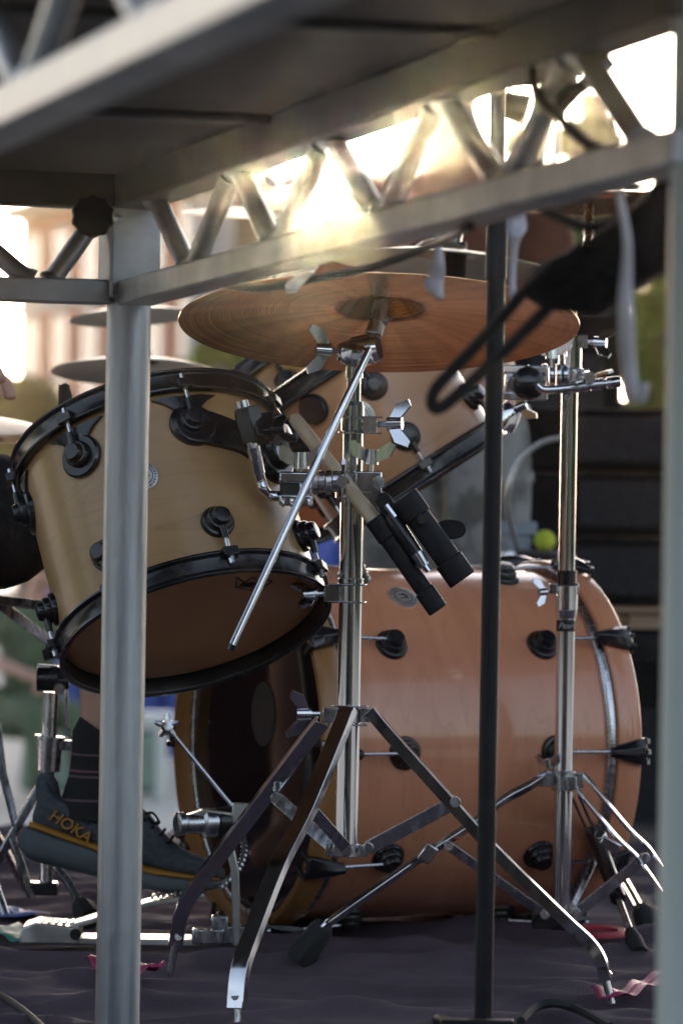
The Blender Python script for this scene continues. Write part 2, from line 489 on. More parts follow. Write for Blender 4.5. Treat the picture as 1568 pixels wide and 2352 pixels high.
def dk(t, w, z): return V((P0.x, P0.y, 0)) + dR * t + dL * w + V((0, 0, z + TILT * t))


def rail(name, a0, a1, z0, w, h, mat):
    """box section from a0 to a1 (points at z=0), underside at z0"""
    bm = BM()
    d = (a1 - a0).normalized()
    bar(bm, [a0 + V((0, 0, z0 + h / 2)), a1 + V((0, 0, z0 + h / 2))], w, h, V((0, 0, 1)))
    return obj(name, bm, mat, deck, bevel=0.003)


Z0_ = V((0, 0, 0))
rail('bottom_chord', dk(0.03, 0, 0), dk(LEN, 0, 0), ZB, 0.046, 0.031, M_ALU_TR)
rail('bottom_chord', dk(-0.05, WID, 0), dk(LEN + 1.6, WID, 0), ZB, 0.046, 0.032, M_ALU_TR)
rail('bottom_chord', dk(0, 0.028, 0), dk(0, WID - 0.024, 0), ZB + 0.002, 0.044, 0.031, M_ALU_TR)
rail('frame_rail', dk(-0.03, 0, 0), dk(LEN, 0, 0), ZT, 0.05, 0.052, M_FRAME)
rail('frame_rail', dk(-0.03, WID, 0), dk(LEN + 1.6, WID, 0), ZT, 0.05, 0.052, M_FRAME)
rail('frame_rail', dk(0, 0.026, 0), dk(0, WID - 0.026, 0), ZT + 0.001, 0.05, 0.051, M_FRAME)
for t in (0.75, 1.55):
    rail('cross_beam', dk(t, 0.026, 0), dk(t, WID - 0.026, 0), ZT + 0.034, 0.05, 0.010, M_FRAME)
bm = BM()
prism(bm, [dk(-0.03, -0.03, ZT + 0.043), dk(LEN, -0.03, ZT + 0.043), dk(LEN + 1.6, WID + 0.03, ZT + 0.043), dk(-0.03, WID + 0.03, ZT + 0.043)], V((0, 0, 0.02)))
obj('deck_board', bm, M_PLY, deck, bevel=0.002)


def braces(pt, nodes_b, nodes_t, r=0.0125):
    seq = sorted([(t, 0) for t in nodes_b] + [(t, 1) for t in nodes_t])
    for (ta, ka), (tb, kb) in zip(seq[:-1], seq[1:]):
        if ka == kb: continue
        bm = BM()
        g_ = 0.018 if ta < tb else -0.018
        a = pt(ta + 0.014); b = pt(tb - 0.014)
        a.z += ZB + 0.029 if ka == 0 else ZT + 0.004
        b.z += ZB + 0.029 if kb == 0 else ZT + 0.004
        sweep(bm, [a, a.lerp(b, 0.035), a.lerp(b, 0.07), a.lerp(b, 0.5), a.lerp(b, 0.93), a.lerp(b, 0.965), b], [r * 1.42, r * 1.30, r, r, r, r * 1.30, r * 1.42], 18)
        obj('brace', bm, M_ALU_TR, deck)


braces(lambda t: dk(t, 0, 0), [0.324, 0.709, 1.115, 1.518, 1.905], [0.123, 0.525, 0.913, 1.316, 1.716])
braces(lambda t: dk(t, WID, 0), [0.33 + 0.41 * k - 0.27 for k in range(9)], [0.125 + 0.41 * k - 0.27 for k in range(1, 10)])
braces(lambda t: dk(0, t, 0), [0.115 + 0.3 * k for k in range(2)], [0.02, 0.265, 0.565])

M_PALE = pmat('glare_pale_steel', (0.42, 0.47, 0.44), (0.50, 0.55, 0.52), rough=0.4, scale=(20, 20, 3), bump=0.05)  # pale green-grey stands in for glare on the right post
# corner legs: square sleeve + round post (+ clamp knob)
def deck_leg(t, w, knob, z0=-0.005, top=None):
    c = dk(t, w, 0)
    bm = BM()
    tube(bm, V((c.x, c.y, z0)), V((c.x, c.y, top or ZB + 0.02)), 0.028, n=48)
    lg = obj('leg', bm, M_PALE if top else M_ALU, deck)
    if top: return
    bm = BM()
    Rm = Matrix((dR, dL, V((0, 0, 1)))).transposed()
    box(bm, V((c.x, c.y, ZB + 0.012 + 0.055)), (0.068, 0.066, 0.116), Rm)
    obj('sleeve', bm, M_ALU_TR, deck, bevel=0.004)
    if knob:
        k = D(214, 497, 5.40)
        bm = BM()
        n = 60
        Mk = frame(k, V((0.12, -1, 0.02)))
        X, Y, Z = [Mk.to_3x3() @ V(e) for e in ((1, 0, 0), (0, 1, 0), (0, 0, 1))]
        prev = None
        for z, s_ in ((-0.008, 0.93), (-0.006, 1), (0.006, 1), (0.009, 0.92), (0.010, 0.55)):
            rg = []
            for i in range(n):
                a = 2 * math.pi * i / n
                r = 0.0262 * s_ * (1 + 0.045 * math.cos(10 * a))
                rg.append(bm.verts.new(k + X * r * math.cos(a) + Y * r * math.sin(a) + Z * z))
            if prev: bridge(bm, prev, rg)
            else: bm.faces.new(rg[::-1])
            prev = rg
        bm.faces.new(prev)
        kb = obj('clamp_knob', bm, M_BLACKM, deck)
        bm = BM()
        tube(bm, D(222, 500, 5.415), D(275, 503, 5.47), 0.007, n=12)
        obj('stud', bm, M_CHROME_DULL, kb)


deck_leg(0, 0, True)
deck_leg(2.005, -0.012, False, GZ, 1.7)

# ================================================================== DRUM parts
def lug(parent, p, nrm, ax, r=0.024, rod_to=None, mat=M_BLACK):
    """round stepped turret lug standing on the shell at p; rod goes to rod_to (all in the drum's own frame)"""
    bm = BM()
    prof = [(r, -0.006), (r, 0.003), (r * 0.93, 0.006), (r * 0.80, 0.007), (r * 0.78, 0.013), (r * 0.70, 0.016), (r * 0.60, 0.0165),
            (r * 0.57, 0.022), (r * 0.48, 0.0255), (r * 0.30, 0.0262), (0, 0.0255)]
    lathe(bm, prof, frame(p, nrm, ax), 28)
    l_ = obj('lug', bm, mat, parent, local=True)
    if rod_to is not None:
        bm = BM()
        a = p + nrm * 0.014
        d = (rod_to - a)
        tube(bm, a + d.normalized() * r * 0.5, a + d.normalized() * r * 1.35, 0.0058, 0.0045, n=10)
        obj('lug_post', bm, mat, l_, local=True)
        bm = BM()
        tube(bm, a + d.normalized() * r * 1.3, rod_to, 0.0030, n=8)
        tube(bm, rod_to - d.normalized() * 0.010, rod_to + d.normalized() * 0.004, 0.0058, n=10)
        tube(bm, rod_to + d.normalized() * 0.004, rod_to + d.normalized() * 0.012, 0.0042, 0.0036, n=6)
        obj('tension_rod', bm, M_CHROME_DULL, l_, local=True)
    return l_


def tom(label, M, R, L, phis, wood, skin_b, group='mounted tom drums', hoop=0.029):
    """local Z runs from the lower head to the batter head, local X faces the camera"""
    root = thing('tom_drum', label, 'drum', M, group)
    I = Matrix()
    bm = BM()
    lathe(bm, [(R, -L / 2), (R, L / 2), (R - 0.008, L / 2), (R - 0.008, -L / 2)], I, 96, close=True)
    obj('shell', bm, wood, root, local=True, smooth=50)
    for sgn, nm in ((1, 'batter_hoop'), (-1, 'lower_hoop')):
        bm = BM()
        z = sgn * L / 2
        e = sgn
        prof = [(R + 0.0025, z - e * 0.010), (R + 0.006, z - e * 0.011), (R + 0.0135, z - e * 0.009), (R + 0.0145, z - e * 0.005), (R + 0.009, z - e * 0.002),
                (R + 0.0075, z + e * 0.006), (R + 0.008, z + e * (hoop - 0.012)), (R + 0.012, z + e * (hoop - 0.008)), (R + 0.012, z + e * (hoop - 0.005)), (R + 0.006, z + e * (hoop - 0.004)),
                (R + 0.003, z + e * (hoop - 0.008)), (R + 0.0025, z + e * 0.004)]
        lathe(bm, prof, I, 96, close=True)
        # ears for the tension rods
        for ph in phis:
            a = R_(ph)
            c = V((math.cos(a) * (R + 0.014), math.sin(a) * (R + 0.014), z - e * 0.003))
            box(bm, c, (0.018, 0.022, 0.013), Matrix.Rotation(a, 3, 'Z'))
        hp = obj(nm, bm, M_BLACK, root, local=True, bevel=0.001)
        bm = BM()
        lathe(bm, [(0, z + e * 0.003), (R * 0.5, z + e * 0.003), (R - 0.010, z + e * 0.003), (R - 0.002, z + e * 0.001), (R + 0.0028, z - e * 0.004)], I, 96)
        obj('batter_head' if sgn > 0 else 'lower_head', bm, skin_b, root, local=True)
    off = min(0.057, L * 0.27)
    for ph in phis:
        a = R_(ph)
        nr = V((math.cos(a), math.sin(a), 0))
        for sgn in (1, -1):
            lug(root, nr * R + V((0, 0, sgn * (L / 2 - off))), nr, V((0, 0, 1)), 0.0235, nr * (R + 0.0145) + V((0, 0, sgn * (L / 2 + 0.001))))
    return root


def badge(parent, p, nrm, hint, rx, ry):
    bm = BM()
    M = frame(p, nrm, hint)
    n = 40
    X, Y, Z = [M.to_3x3() @ V(e) for e in ((1, 0, 0), (0, 1, 0), (0, 0, 1))]
    a = ring(bm, p - Z * 0.003, X, Y, rx, n, ry); b = ring(bm, p + Z * 0.0012, X, Y, rx, n, ry); c = ring(bm, p + Z * 0.0018, X, Y, rx * 0.94, n, ry * 0.94)
    bridge(bm, a, b); bridge(bm, b, c); bm.faces.new(c)
    bd = obj('badge', bm, M_SILVER, parent, local=True)
    # engraved rings of fine marks and a middle emblem
    bm = BM()
    for k in range(26):
        t = 2 * math.pi * k / 26
        if k % 13 in (0,): continue
        q = p + Z * 0.0020 + X * rx * 0.80 * math.cos(t) + Y * ry * 0.80 * math.sin(t)
        rad = (X * math.cos(t) + Y * math.sin(t)).normalized(); tg = Z.cross(rad)
        w_ = 0.0009 + 0.0004 * ((k * 7) % 3)
        box(bm, q, (0.0032, w_, 0.0006), Matrix((rad, tg, Z)).transposed())
    for rr in (0.62, 0.57):
        pass
    m1 = ring(bm, p + Z * 0.0020, X, Y, rx * 0.62, n, ry * 0.62); m2 = ring(bm, p + Z * 0.0020, X, Y, rx * 0.55, n, ry * 0.55)
    bridge(bm, m1, m2)
    for s_ in (-1, 1):
        tube(bm, p + Z * 0.002 + X * rx * 0.3 + Y * s_ * ry * 0.22, p + Z * 0.002 - X * rx * 0.28 + Y * s_ * ry * 0.10, 0.0011, n=6)
    tube(bm, p + Z * 0.002 - X * rx * 0.05 - Y * ry * 0.3, p + Z * 0.002 - X * rx * 0.28 + Y * ry * 0.2, 0.0010, n=6)
    obj('badge_engraving', bm, M_INK, bd, local=True)


def tom_frame(center, a):
    a = a.normalized()
    h = V((0, -1, 0))
    x = (h - a * h.dot(a)).normalized()
    y = a.cross(x)
    M = Matrix((x, y, a)).transposed().to_4x4(); M.translation = center
    return M


# ------------------------------------------------ near tom
aN = V((-0.262, 0.41, 0.874)).normalized()
LT, RT = 0.268, 0.181
cN = D(442, 1424, 6.02) + aN * LT / 2
MN = tom_frame(cN, aN)
near_tom = tom('natural maple tom with black fittings, hung low, printed lower head showing', MN, RT, LT, [24, -27, -79, 75, 127, 178, 230], M_MAPLE, M_HEAD_AMBER)


def on_shell(R, ph, z, h=0.0):
    a = R_(ph)
    return V((math.cos(a) * (R + h), math.sin(a) * (R + h), z)), V((math.cos(a), math.sin(a), 0))


p, nr = on_shell(RT, -1, 0.012)
badge(near_tom, p, nr, V((0, 0, 1)), 0.021, 0.0165)
# black suspension bracket between the upper lugs
bm = BM()
zt = LT / 2 - 0.062
for ph, z, r, h in ((25, zt, 0.031, 0.010), (63, zt - 0.035, 0.043, 0.016), (63, zt - 0.035, 0.028, 0.026)):
    p, nr = on_shell(RT, ph, z)
    lathe(bm, [(r, -0.015), (r, h * 0.6), (r * 0.9, h), (0, h)], frame(p, nr), 32)
rows = []
for k in range(9):
    ph = 25 + 38 * k / 8
    w_ = 0.020 + 0.008 * (k / 8) + 0.008 * abs(k - 4) / 4
    zc = zt - 0.035 * k / 8
    r_ = []
    for dz, h in ((-w_, -0.004), (-w_, 0.009), (w_, 0.009), (w_, -0.004)):
        r_.append(bm.verts.new(on_shell(RT, ph, zc + dz, h)[0]))
    if rows: bridge(bm, rows[-1], r_)
    else: bm.faces.new(r_[::-1])
    rows.append(r_)
bm.faces.new(rows[-1])
brk = obj('mount_bracket', bm, M_BLACK, near_tom, local=True, bevel=0.0015)
for ph0 in (24, -27, -79):
    bm = BM(); rows = []
    for k in range(7):
        f = k / 6; zc = zt - 0.004 + (LT / 2 - 0.012 - zt) * f; hw = (7.6 - 3.5 * math.sin(math.pi * f * 0.8) + 9.0 * f ** 3)
        r_ = [bm.verts.new(on_shell(RT, ph0 + hw * q, zc, h)[0]) for q, h in ((-1, -0.003), (-1, 0.005), (-0.5, 0.0075), (0.5, 0.0075), (1, 0.005), (1, -0.003))]
        if rows: bridge(bm, rows[-1], r_)
        else: bm.faces.new(r_[::-1])
        rows.append(r_)
    bm.faces.new(rows[-1])
    p_, nr_ = on_shell(RT, ph0, zt + 0.003)
    lathe(bm, [(0.031, -0.01), (0.031, 0.004), (0.028, 0.007), (0, 0.007)], frame(p_, nr_), 28)
    obj('lug_plate', bm, M_BLACK, near_tom, local=True)
bm = BM()
Mi = MN.inverted()
q0 = Mi @ D(566, 935, 5.9); q1 = Mi @ D(583, 1015, 5.9)
sweep(bm, [q0, q0.lerp(q1, 0.5), q1], [0.019, 0.021, 0.018], 6)
box(bm, Mi @ D(600, 985, 5.9), (0.03, 0.03, 0.035), Matrix.Rotation(0.5, 3, 'Z'))
wing(bm, Mi @ D(606, 990, 5.88), V((0.2, 1, -0.25)), V((1, 0, 0.3)), 1.0)
obj('rod_receiver', bm, M_BLACK, brk, local=True, bevel=0.002)
# printed mark on the lower head: a crown outline above the lettering
zl = -LT / 2 - 0.0036
def headpt(px, py):
    """a point of the lower head's plane that is seen at px,py"""
    o_ = V((0, 0, CAMH)); d_ = (D(px, py, 6.0) - o_)
    n_ = aN; p_ = cN + aN * zl
    k = (p_ - o_).dot(n_) / d_.dot(n_)
    return o_ + d_ * k
bm = BM()
crown = [(541, 1349), (545, 1327), (563, 1338), (579, 1326), (592, 1334), (612, 1330), (626, 1335), (610, 1347)]
cp = [headpt(*c) for c in crown]
for a, b in zip(cp, cp[1:] + cp[:1]):
    sweep(bm, [a, b], 0.0009, 6)
sweep(bm, [headpt(549, 1352), headpt(585, 1355)], 0.0006, 6)
obj('crown_mark', bm, M_INK, near_tom)
tx = (headpt(606, 1341) - headpt(550, 1344)).normalized(); tz = -aN; ty = tz.cross(tx)
Mt = Matrix((tx, ty, tz)).transposed().to_4x4(); Mt.translation = headpt(580, 1342) + tz * 0.0004
text_mesh('lettering', 'REMO', M_INK, near_tom, Mt, 0.0145, shear=0.15, bold=0.0002)

# L-rod from the bracket into the clamp
arm = thing('l_rod', 'bent knurled chrome rod that carries the near tom from the clamp', 'tom arm', D(690, 1130, 5.93))
bm = BM()
pts = [D(556, 925, 5.9), D(566, 958, 5.9), D(582, 1030, 5.9), D(597, 1098, 5.92)] + [D(604, 1122, 5.92), D(616, 1136, 5.93), D(634, 1140, 5.93), D(690, 1137, 5.95)]
sweep(bm, smoothpath(pts, 4), 0.0075, 14)
obj('rod', bm, M_CHROME, arm)
bm = BM()
for k in range(4):
    a = D(556 + k * 1.2, 925 + 4.7 * k, 5.9)
tube(bm, D(554, 921, 5.9), D(562, 950, 5.9), 0.0088, n=18)
obj('rod_end', bm, M_CHROME_DULL, arm)
bm = BM()
tube(bm, D(581, 1024, 5.9), D(594, 1086, 5.915), 0.0088, n=18)
obj('knurled_sleeve', bm, M_CHROME_DULL, arm)

# ------------------------------------------------ second tom, behind, tipped to the drummer
a2 = V((-0.555, 0.02, 0.832)).normalized()
R2, L2 = 0.152, 0.205
c2 = D(948, 1093, 6.98) + a2 * L2 / 2
M2 = tom_frame(c2, a2)
tom2 = tom('reddish maple tom tipped steeply, just below the large bronze cymbal', M2, R2, L2, [-52, 8, 68, 128, 188, 248], M_TAN, M_HEAD_AMBER)
p, nr = on_shell(R2, -8, 0.018)
badge(tom2, p, nr, V((0, 0, 1)), 0.026, 0.022)
bm = BM()
zt = L2 / 2 - 0.055
for ph, z, r, h in ((-52, zt, 0.032, 0.012), (-30, zt + 0.02, 0.025, 0.010)):
    p, nr = on_shell(R2, ph, z)
    lathe(bm, [(r, -0.012), (r, h * 0.6), (r * 0.9, h), (0, h)], frame(p, nr), 28)
obj('mount_bracket', bm, M_BLACK, tom2, local=True)

# ------------------------------------------------ third tom, farther back
a3 = V((-0.55, 0.40, 0.73)).normalized()
R3, L3 = 0.132, 0.20
c3 = D(640, 905, 7.45) - a3 * L3 / 2
tom3 = tom('amber tom farthest back, peeping out above the near tom hoop', tom_frame(c3, a3), R3, L3, [10, 70, 130, 190, 250, 310], M_AMBER, M_HEAD_AMBER)

# ------------------------------------------------ bass drum
ang = R_(25)
bax = V((math.cos(ang), math.sin(ang), 0))
RB, LB = 0.280, 0.50
cB = D(924, 1718, 7.02); cB.z = 0.297
xB = V((math.sin(ang), -math.cos(ang), 0))
MB_ = Matrix((xB, V((0, 0, 1)), -bax)).transposed().to_4x4(); MB_.translation = cB
bass = thing('bass_drum', 'large reddish maple bass drum lying on its side on the cloth', 'bass drum', MB_)
I4 = Matrix()
bm = BM()
lathe(bm, [(RB, -LB / 2), (RB, LB / 2), (RB - 0.009, LB / 2), (RB - 0.009, -LB / 2)], I4, 128, close=True)
obj('shell', bm, M_MAPLE2, bass, local=True, smooth=50)
for sgn, nm in ((1, 'batter_hoop'), (-1, 'front_hoop')):
    e = sgn; z = sgn * (LB / 2 - 0.012)
    bm = BM()
    lathe(bm, [(RB + 0.004, z - e * 0.002), (RB + 0.0145, z - e * 0.002), (RB + 0.016, z), (RB + 0.016, z + e * 0.036), (RB + 0.0145, z + e * 0.038), (RB + 0.004, z + e * 0.038)], I4, 128, close=True)
    hp = obj(nm, bm, M_MAPLE2 if sgn < 0 else M_AMBER, bass, local=True, smooth=60)
    bm = BM()     # metal flesh ring beside the hoop
    lathe(bm, [(RB + 0.001, z - e * 0.004), (RB + 0.0095, z - e * 0.005), (RB + 0.0105, z - e * 0.012), (RB + 0.006, z - e * 0.018), (RB + 0.001, z - e * 0.018)], I4, 128, close=True)
    obj('flesh_ring', bm, M_CHROME_DULL, hp, local=True, smooth=60)
    if sgn > 0:
        bm = BM()
        lathe(bm, [(RB + 0.0038, z + 0.014), (RB - 0.003, z + 0.0155), (RB - 0.010, z + 0.0150), (RB - 0.014, z + 0.012), (RB - 0.014, z + 0.006), (RB + 0.0038, z + 0.006)], I4, 128, close=True)
        obj('inner_ring', bm, M_CHROME_DULL, hp, local=True, smooth=60)
        bm = BM()
        lathe(bm, [(RB - 0.0142, z + 0.0145), (RB - 0.022, z + 0.0145), (RB - 0.027, z + 0.012), (RB - 0.027, z + 0.004), (RB - 0.0142, z + 0.004)], I4, 128, close=True)
        obj('hoop_lining', bm, M_BLACK, hp, local=True, smooth=60)
    bm = BM()
    zz = z + e * 0.012
    lathe(bm, [(0, zz + e * 0.004), (RB * 0.6, zz + e * 0.003), (RB - 0.02, zz + e * 0.001), (RB + 0.002, zz - e * 0.004)], I4, 128)
    obj('batter_head' if sgn > 0 else 'front_head', bm, M_HEAD_DARK, bass, local=True)
bm = BM()
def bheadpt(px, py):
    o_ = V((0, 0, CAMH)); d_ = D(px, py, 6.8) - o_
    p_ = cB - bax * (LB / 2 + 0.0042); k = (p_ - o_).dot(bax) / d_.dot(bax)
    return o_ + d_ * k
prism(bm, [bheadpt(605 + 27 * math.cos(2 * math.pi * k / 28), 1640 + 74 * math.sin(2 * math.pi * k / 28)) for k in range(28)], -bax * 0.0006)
obj('head_reflection', bm, pmat('grey_reflection', (0.030, 0.026, 0.026), (0.045, 0.038, 0.038), rough=0.5, scale=(30, 30, 30)), bass)  # painted oval standing in for hardware mirrored in the drum head
for k in range(10):
    a = R_(36 * k)
    nr = V((math.cos(a), math.sin(a), 0))
    for sgn in (1, -1):
        pz = sgn * (LB / 2 - 0.118)
        lp = lug(bass, nr * RB + V((0, 0, pz)), nr, V((0, 0, 1)), 0.0265)
        e = sgn
        tg = V((-math.sin(a), math.cos(a), 0))
        hz = sgn * (LB / 2 + 0.026)
        rr = RB + 0.0165
        bm = BM()
        tube(bm, nr * (RB + 0.017) + V((0, 0, pz + e * 0.01)), nr * (RB + 0.024) + V((0, 0, hz - e * 0.02)), 0.0030, n=8)
        obj('tension_rod', bm, M_CHROME_DULL, lp, local=True)
        # claw: narrow nose on the rod, two prongs flaring over the hoop
        bm = BM()
        Rm = Matrix((nr, tg, nr.cross(tg))).transposed()
        z0, z1 = hz - e * 0.060, hz + e * 0.003
        prev = None
        for (zz, hw, h0, h1) in ((z0, 0.008, 0.004, 0.018), (z0 + e * 0.02, 0.0125, 0.002, 0.021), (z0 + e * 0.045, 0.019, 0.0008, 0.020), (z1, 0.022, 0.0008, 0.012)):
            rg = [bm.verts.new(nr * (rr + h) + tg * w_ + V((0, 0, zz))) for w_, h in ((-hw, h0), (hw, h0), (hw, h1 * 0.55), (hw * 0.35, h1), (-hw * 0.35, h1), (-hw, h1 * 0.55))]
            if prev: bridge(bm, prev, rg)
            else: bm.faces.new(rg[::-1])
            prev = rg
        bm.faces.new(prev)
        for s_ in (-1, 1):
            box(bm, nr * (rr - 0.004) + tg * s_ * 0.016 + V((0, 0, z1 + e * 0.003)), (0.026, 0.010, 0.005), Matrix.Rotation(a, 3, 'Z'))
        cl = obj('claw', bm, M_BLACK, bass, local=True, bevel=0.0012)
        bm = BM()
        for s_ in (-1, 0, 1):
            box(bm, nr * (rr + 0.009 + (0.004 if s_ == 0 else 0)) + tg * s_ * 0.0165 + V((0, 0, z1 + e * 0.0025)), (0.004, 0.007, 0.005), Matrix.Rotation(a, 3, 'Z'))
        obj('claw_tip', bm, M_CHROME_DULL, cl, local=True)
nrb = V((math.cos(R_(58)), math.sin(R_(58)), 0))
badge(bass, nrb * RB + V((0, 0, 0.075)), nrb, V((0, 0, 1)), 0.024, 0.028)
# spurs
def spur(parent, knee, tip, nm='spur'):
    bm = BM()
    tube(bm, knee, knee.lerp(tip, 0.62), 0.0135, 0.0125, n=14)
    sp = obj(nm, bm, M_BLACK, parent)
    bm = BM()
    tube(bm, knee.lerp(tip, 0.6), knee.lerp(tip, 0.86), 0.0055, n=10)
    obj('spur_rod', bm, M_CHROME_DULL, sp)
    bm = BM()
    sweep(bm, [knee.lerp(tip, 0.84), knee.lerp(tip, 0.9), tip], [0.0085, 0.0135, 0.0155], 14)
    obj('rubber_foot', bm, M_RUBBER, sp)
spur(bass, D(1345, 1865, 6.93), D(1466, 2192, 6.63))
tipb = cB + bax * 0.17 - xB * 0.34; tipb.z = 0.01
kn = cB + bax * 0.12 - xB * 0.25
spur(bass, kn, tipb)

# ================================================================== CYMBALS
def cymbal(label, M, R, mat, bell=0.058, bow=0.020, group=None, thick=0.0016):
    root = thing('cymbal', label, 'cymbal', M, group)
    bm = BM()
    topz, prof = 0.0, []
    prof_t = [(0.006, bow + 0.028), (bell * 0.35, bow + 0.026), (bell * 0.7, bow + 0.019), (bell * 0.9, bow + 0.008), (bell, bow + 0.0025), (bell * 1.06, bow)]
    for k in range(1, 13):
        t = k / 12
        r = bell * 1.06 + (R - bell * 1.06) * t
        prof_t.append((r, bow * (1 - t ** 1.7)))
    prof_b = [(r, z - thick) for r, z in reversed(prof_t)]
    lathe(bm, prof_t + prof_b, Matrix(), 128, close=True)
    obj('bow', bm, mat, root, local=True, smooth=60)
    return root


def cym_frame(center, tilt_to_cam, roll=0.0):
    """near edge lifted by tilt_to_cam (radians), right edge lifted by roll"""
    n = V((-math.sin(roll), -math.sin(tilt_to_cam), math.cos(tilt_to_cam)))
    n = V((-math.sin(roll), -math.sin(tilt_to_cam) * -1, math.cos(tilt_to_cam))).normalized()
    # normal leans away from the camera so that the underside is seen
    return frame(center, n, V((1, 0, 0)))


big = cymbal('large bronze cymbal with ringed underside, nearest the viewer on the boom stand', cym_frame(D(870, 744, 6.0), R_(11.8), 0.0), 0.276, M_BRONZE, bell=0.062, bow=0.023)

# ================================================================== STANDS
TOP = V((0, 0, 1))

# ---- near cymbal boom stand
def SP(y, dx=0.0, Z=5.97):
    return D(795 + (1960 - y) * 0.0163 + dx, y, Z)


cs = thing('cymbal_stand', 'chrome boom cymbal stand in front, wide tripod of flat legs', 'cymbal stand', V((SP(1960).x, 5.97, 0)))
bm = BM()
tube(bm, SP(1965), SP(1085), 0.0157, n=28)
obj('base_tube', bm, M_CHROME, cs)
bm = BM()
tube(bm, SP(1090), SP(950), 0.0135, n=28)
tube(bm, SP(965), SP(932), 0.0150, n=24)
obj('middle_tube', bm, M_CHROME, cs)
bm = BM()
tube(bm, SP(940), SP(922), 0.0145, 0.0125, n=24)
obj('bushing', bm, M_BLACK, cs)
bm = BM()
tube(bm, SP(935), SP(838), 0.0093, n=24)
tube(bm, SP(868), SP(842), 0.0118, n=20)
obj('upper_tube', bm, M_CHROME, cs)


def collar(y, r, h, n=28, Z=5.97):
    bm = BM()
    tube(bm, SP(y + h), SP(y - h), r, n=n)
    return bm


def flange_plate(bm, c, rx, ext, side):
    """thin plate round the tube with a tongue out to one side"""
    pts = []
    for k in range(14):
        a = math.pi / 2 + math.pi * k / 13
        pts.append(c + V((math.cos(a) * rx * side, math.sin(a) * rx, 0)))
    pts += [c + V((ext * side, -rx * 0.8, 0)), c + V((ext * side, rx * 0.8, 0))]
    prism(bm, [p_ - TOP * 0.0012 for p_ in pts], TOP * 0.0024)


# slotted clamp below the top bushing
bm = BM()
flange_plate(bm, SP(958), 0.021, 0.040, 1); flange_plate(bm, SP(994), 0.021, 0.040, 1)
box(bm, SP(976, 38), (0.020, 0.020, 0.021)); tube(bm, SP(990), SP(962), 0.0165, n=24)
k1 = obj('clamp_collar', bm, M_CHROME, cs, bevel=0.0008)
bm = BM()
wing(bm, SP(975, 56), V((1, -0.25, 0.05)), V((0.35, -0.4, -1)), 1.15)
obj('wing_screw', bm, M_CHROME, k1)
bm = BM()
box(bm, SP(1010, 4) + V((0, -0.0135, 0)), (0.004, 0.002, 0.028))
obj('slot', bm, M_INK, k1)
# clamp at the lower joint
bm = BM()
flange_plate(bm, SP(1343), 0.022, 0.030, -1); flange_plate(bm, SP(1383), 0.022, 0.030, -1)
box(bm, SP(1363, -42), (0.022, 0.022, 0.023)); tube(bm, SP(1340), SP(1328), 0.0178, n=24)
k2 = obj('clamp_collar', bm, M_CHROME, cs, bevel=0.0008)
bm = BM()
wing(bm, SP(1364, -56), V((-1, -0.2, -0.05)), V((-0.2, -0.9, -0.5)), 1.1)
obj('wing_screw', bm, M_CHROME_DULL, k2)
# tripod hub
bm = BM()
flange_plate(bm, SP(1622), 0.023, 0.026, 1); flange_plate(bm, SP(1664), 0.022, 0.026, 1)
tube(bm, SP(1660), SP(1626), 0.0182, n=24)
box(bm, SP(1643, 38), (0.026, 0.014, 0.018)); box(bm, SP(1643, -36, 5.95), (0.028, 0.016, 0.020)); box(bm, SP(1643, -6, 5.945), (0.016, 0.022, 0.020))
hub = obj('tripod_hub', bm, M_CHROME_DULL, cs, bevel=0.001)
bm = BM()
wing(bm, SP(1640, -66, 5.95), V((-1, -0.3, 0)), V((0.1, -0.3, 1)), 1.15)
obj('wing_screw', bm, M_CHROME, hub)
bm = BM()
tube(bm, SP(1968), SP(1938), 0.0180, n=24)
for dx, Z in ((32, 5.97), (-30, 5.96), (-12, 5.94)):
    box(bm, SP(1953, dx, Z), (0.022, 0.016, 0.016))
obj('lower_hub', bm, M_CHROME_DULL, cs, bevel=0.001)


def leg(parent, pts, w, t, hint, foot, mat=M_CHROME):
    bm = BM()
    channel(bm, smoothpath(pts, 5), w, t, hint)
    l_ = obj('leg', bm, mat, parent, bevel=0.0008, smooth=30)
    bm = BM()
    tube(bm, pts[-1] - (pts[-1] - pts[-2]).normalized() * 0.01, foot, 0.0060, 0.0050, n=10)
    obj('leg_tip', bm, M_CHROME_DULL, l_)
    # rivet near the foot
    bm = BM()
    q = pts[-1].lerp(pts[-2], 0.25)
    tube(bm, q - hint.normalized() * (t / 2 + 0.0005), q + hint.normalized() * (t / 2 + 0.0015), 0.0055, n=14)
    obj('rivet', bm, M_CHROME_DULL, l_)
    return l_


hA = V((-0.4, -0.69, 0.6)); hB = V((0, -1, 0)); hC = V((0.75, -0.1, 0.66))
leg(cs, [D(800, 1628, 5.935), D(772, 1700, 5.91), D(705, 1862, 5.85), D(640, 1990, 5.79), D(582, 2140, 5.72), D(553, 2225, 5.68), D(543, 2318, 5.665)], 0.0235, 0.013, hA, D(545, 2368, 5.66))
leg(cs, [D(742, 1655, 5.96), D(700, 1708, 6.0), D(570, 1880, 6.12), D(452, 2036, 6.24), D(418, 2096, 6.28), D(403, 2170, 6.3)], 0.021, 0.013, V((0.3, -0.95, 0.1)), D(391, 2237, 6.3))
leg(cs, [D(848, 1632, 5.96), D(897, 1690, 5.957), D(1024, 1832, 5.945), D(1134, 1953, 5.935), D(1290, 2107, 5.92), D(1352, 2165, 5.915), D(1378, 2205, 5.91), D(1390, 2252, 5.91)], 0.018, 0.016, hC, D(1404, 2306, 5.905))


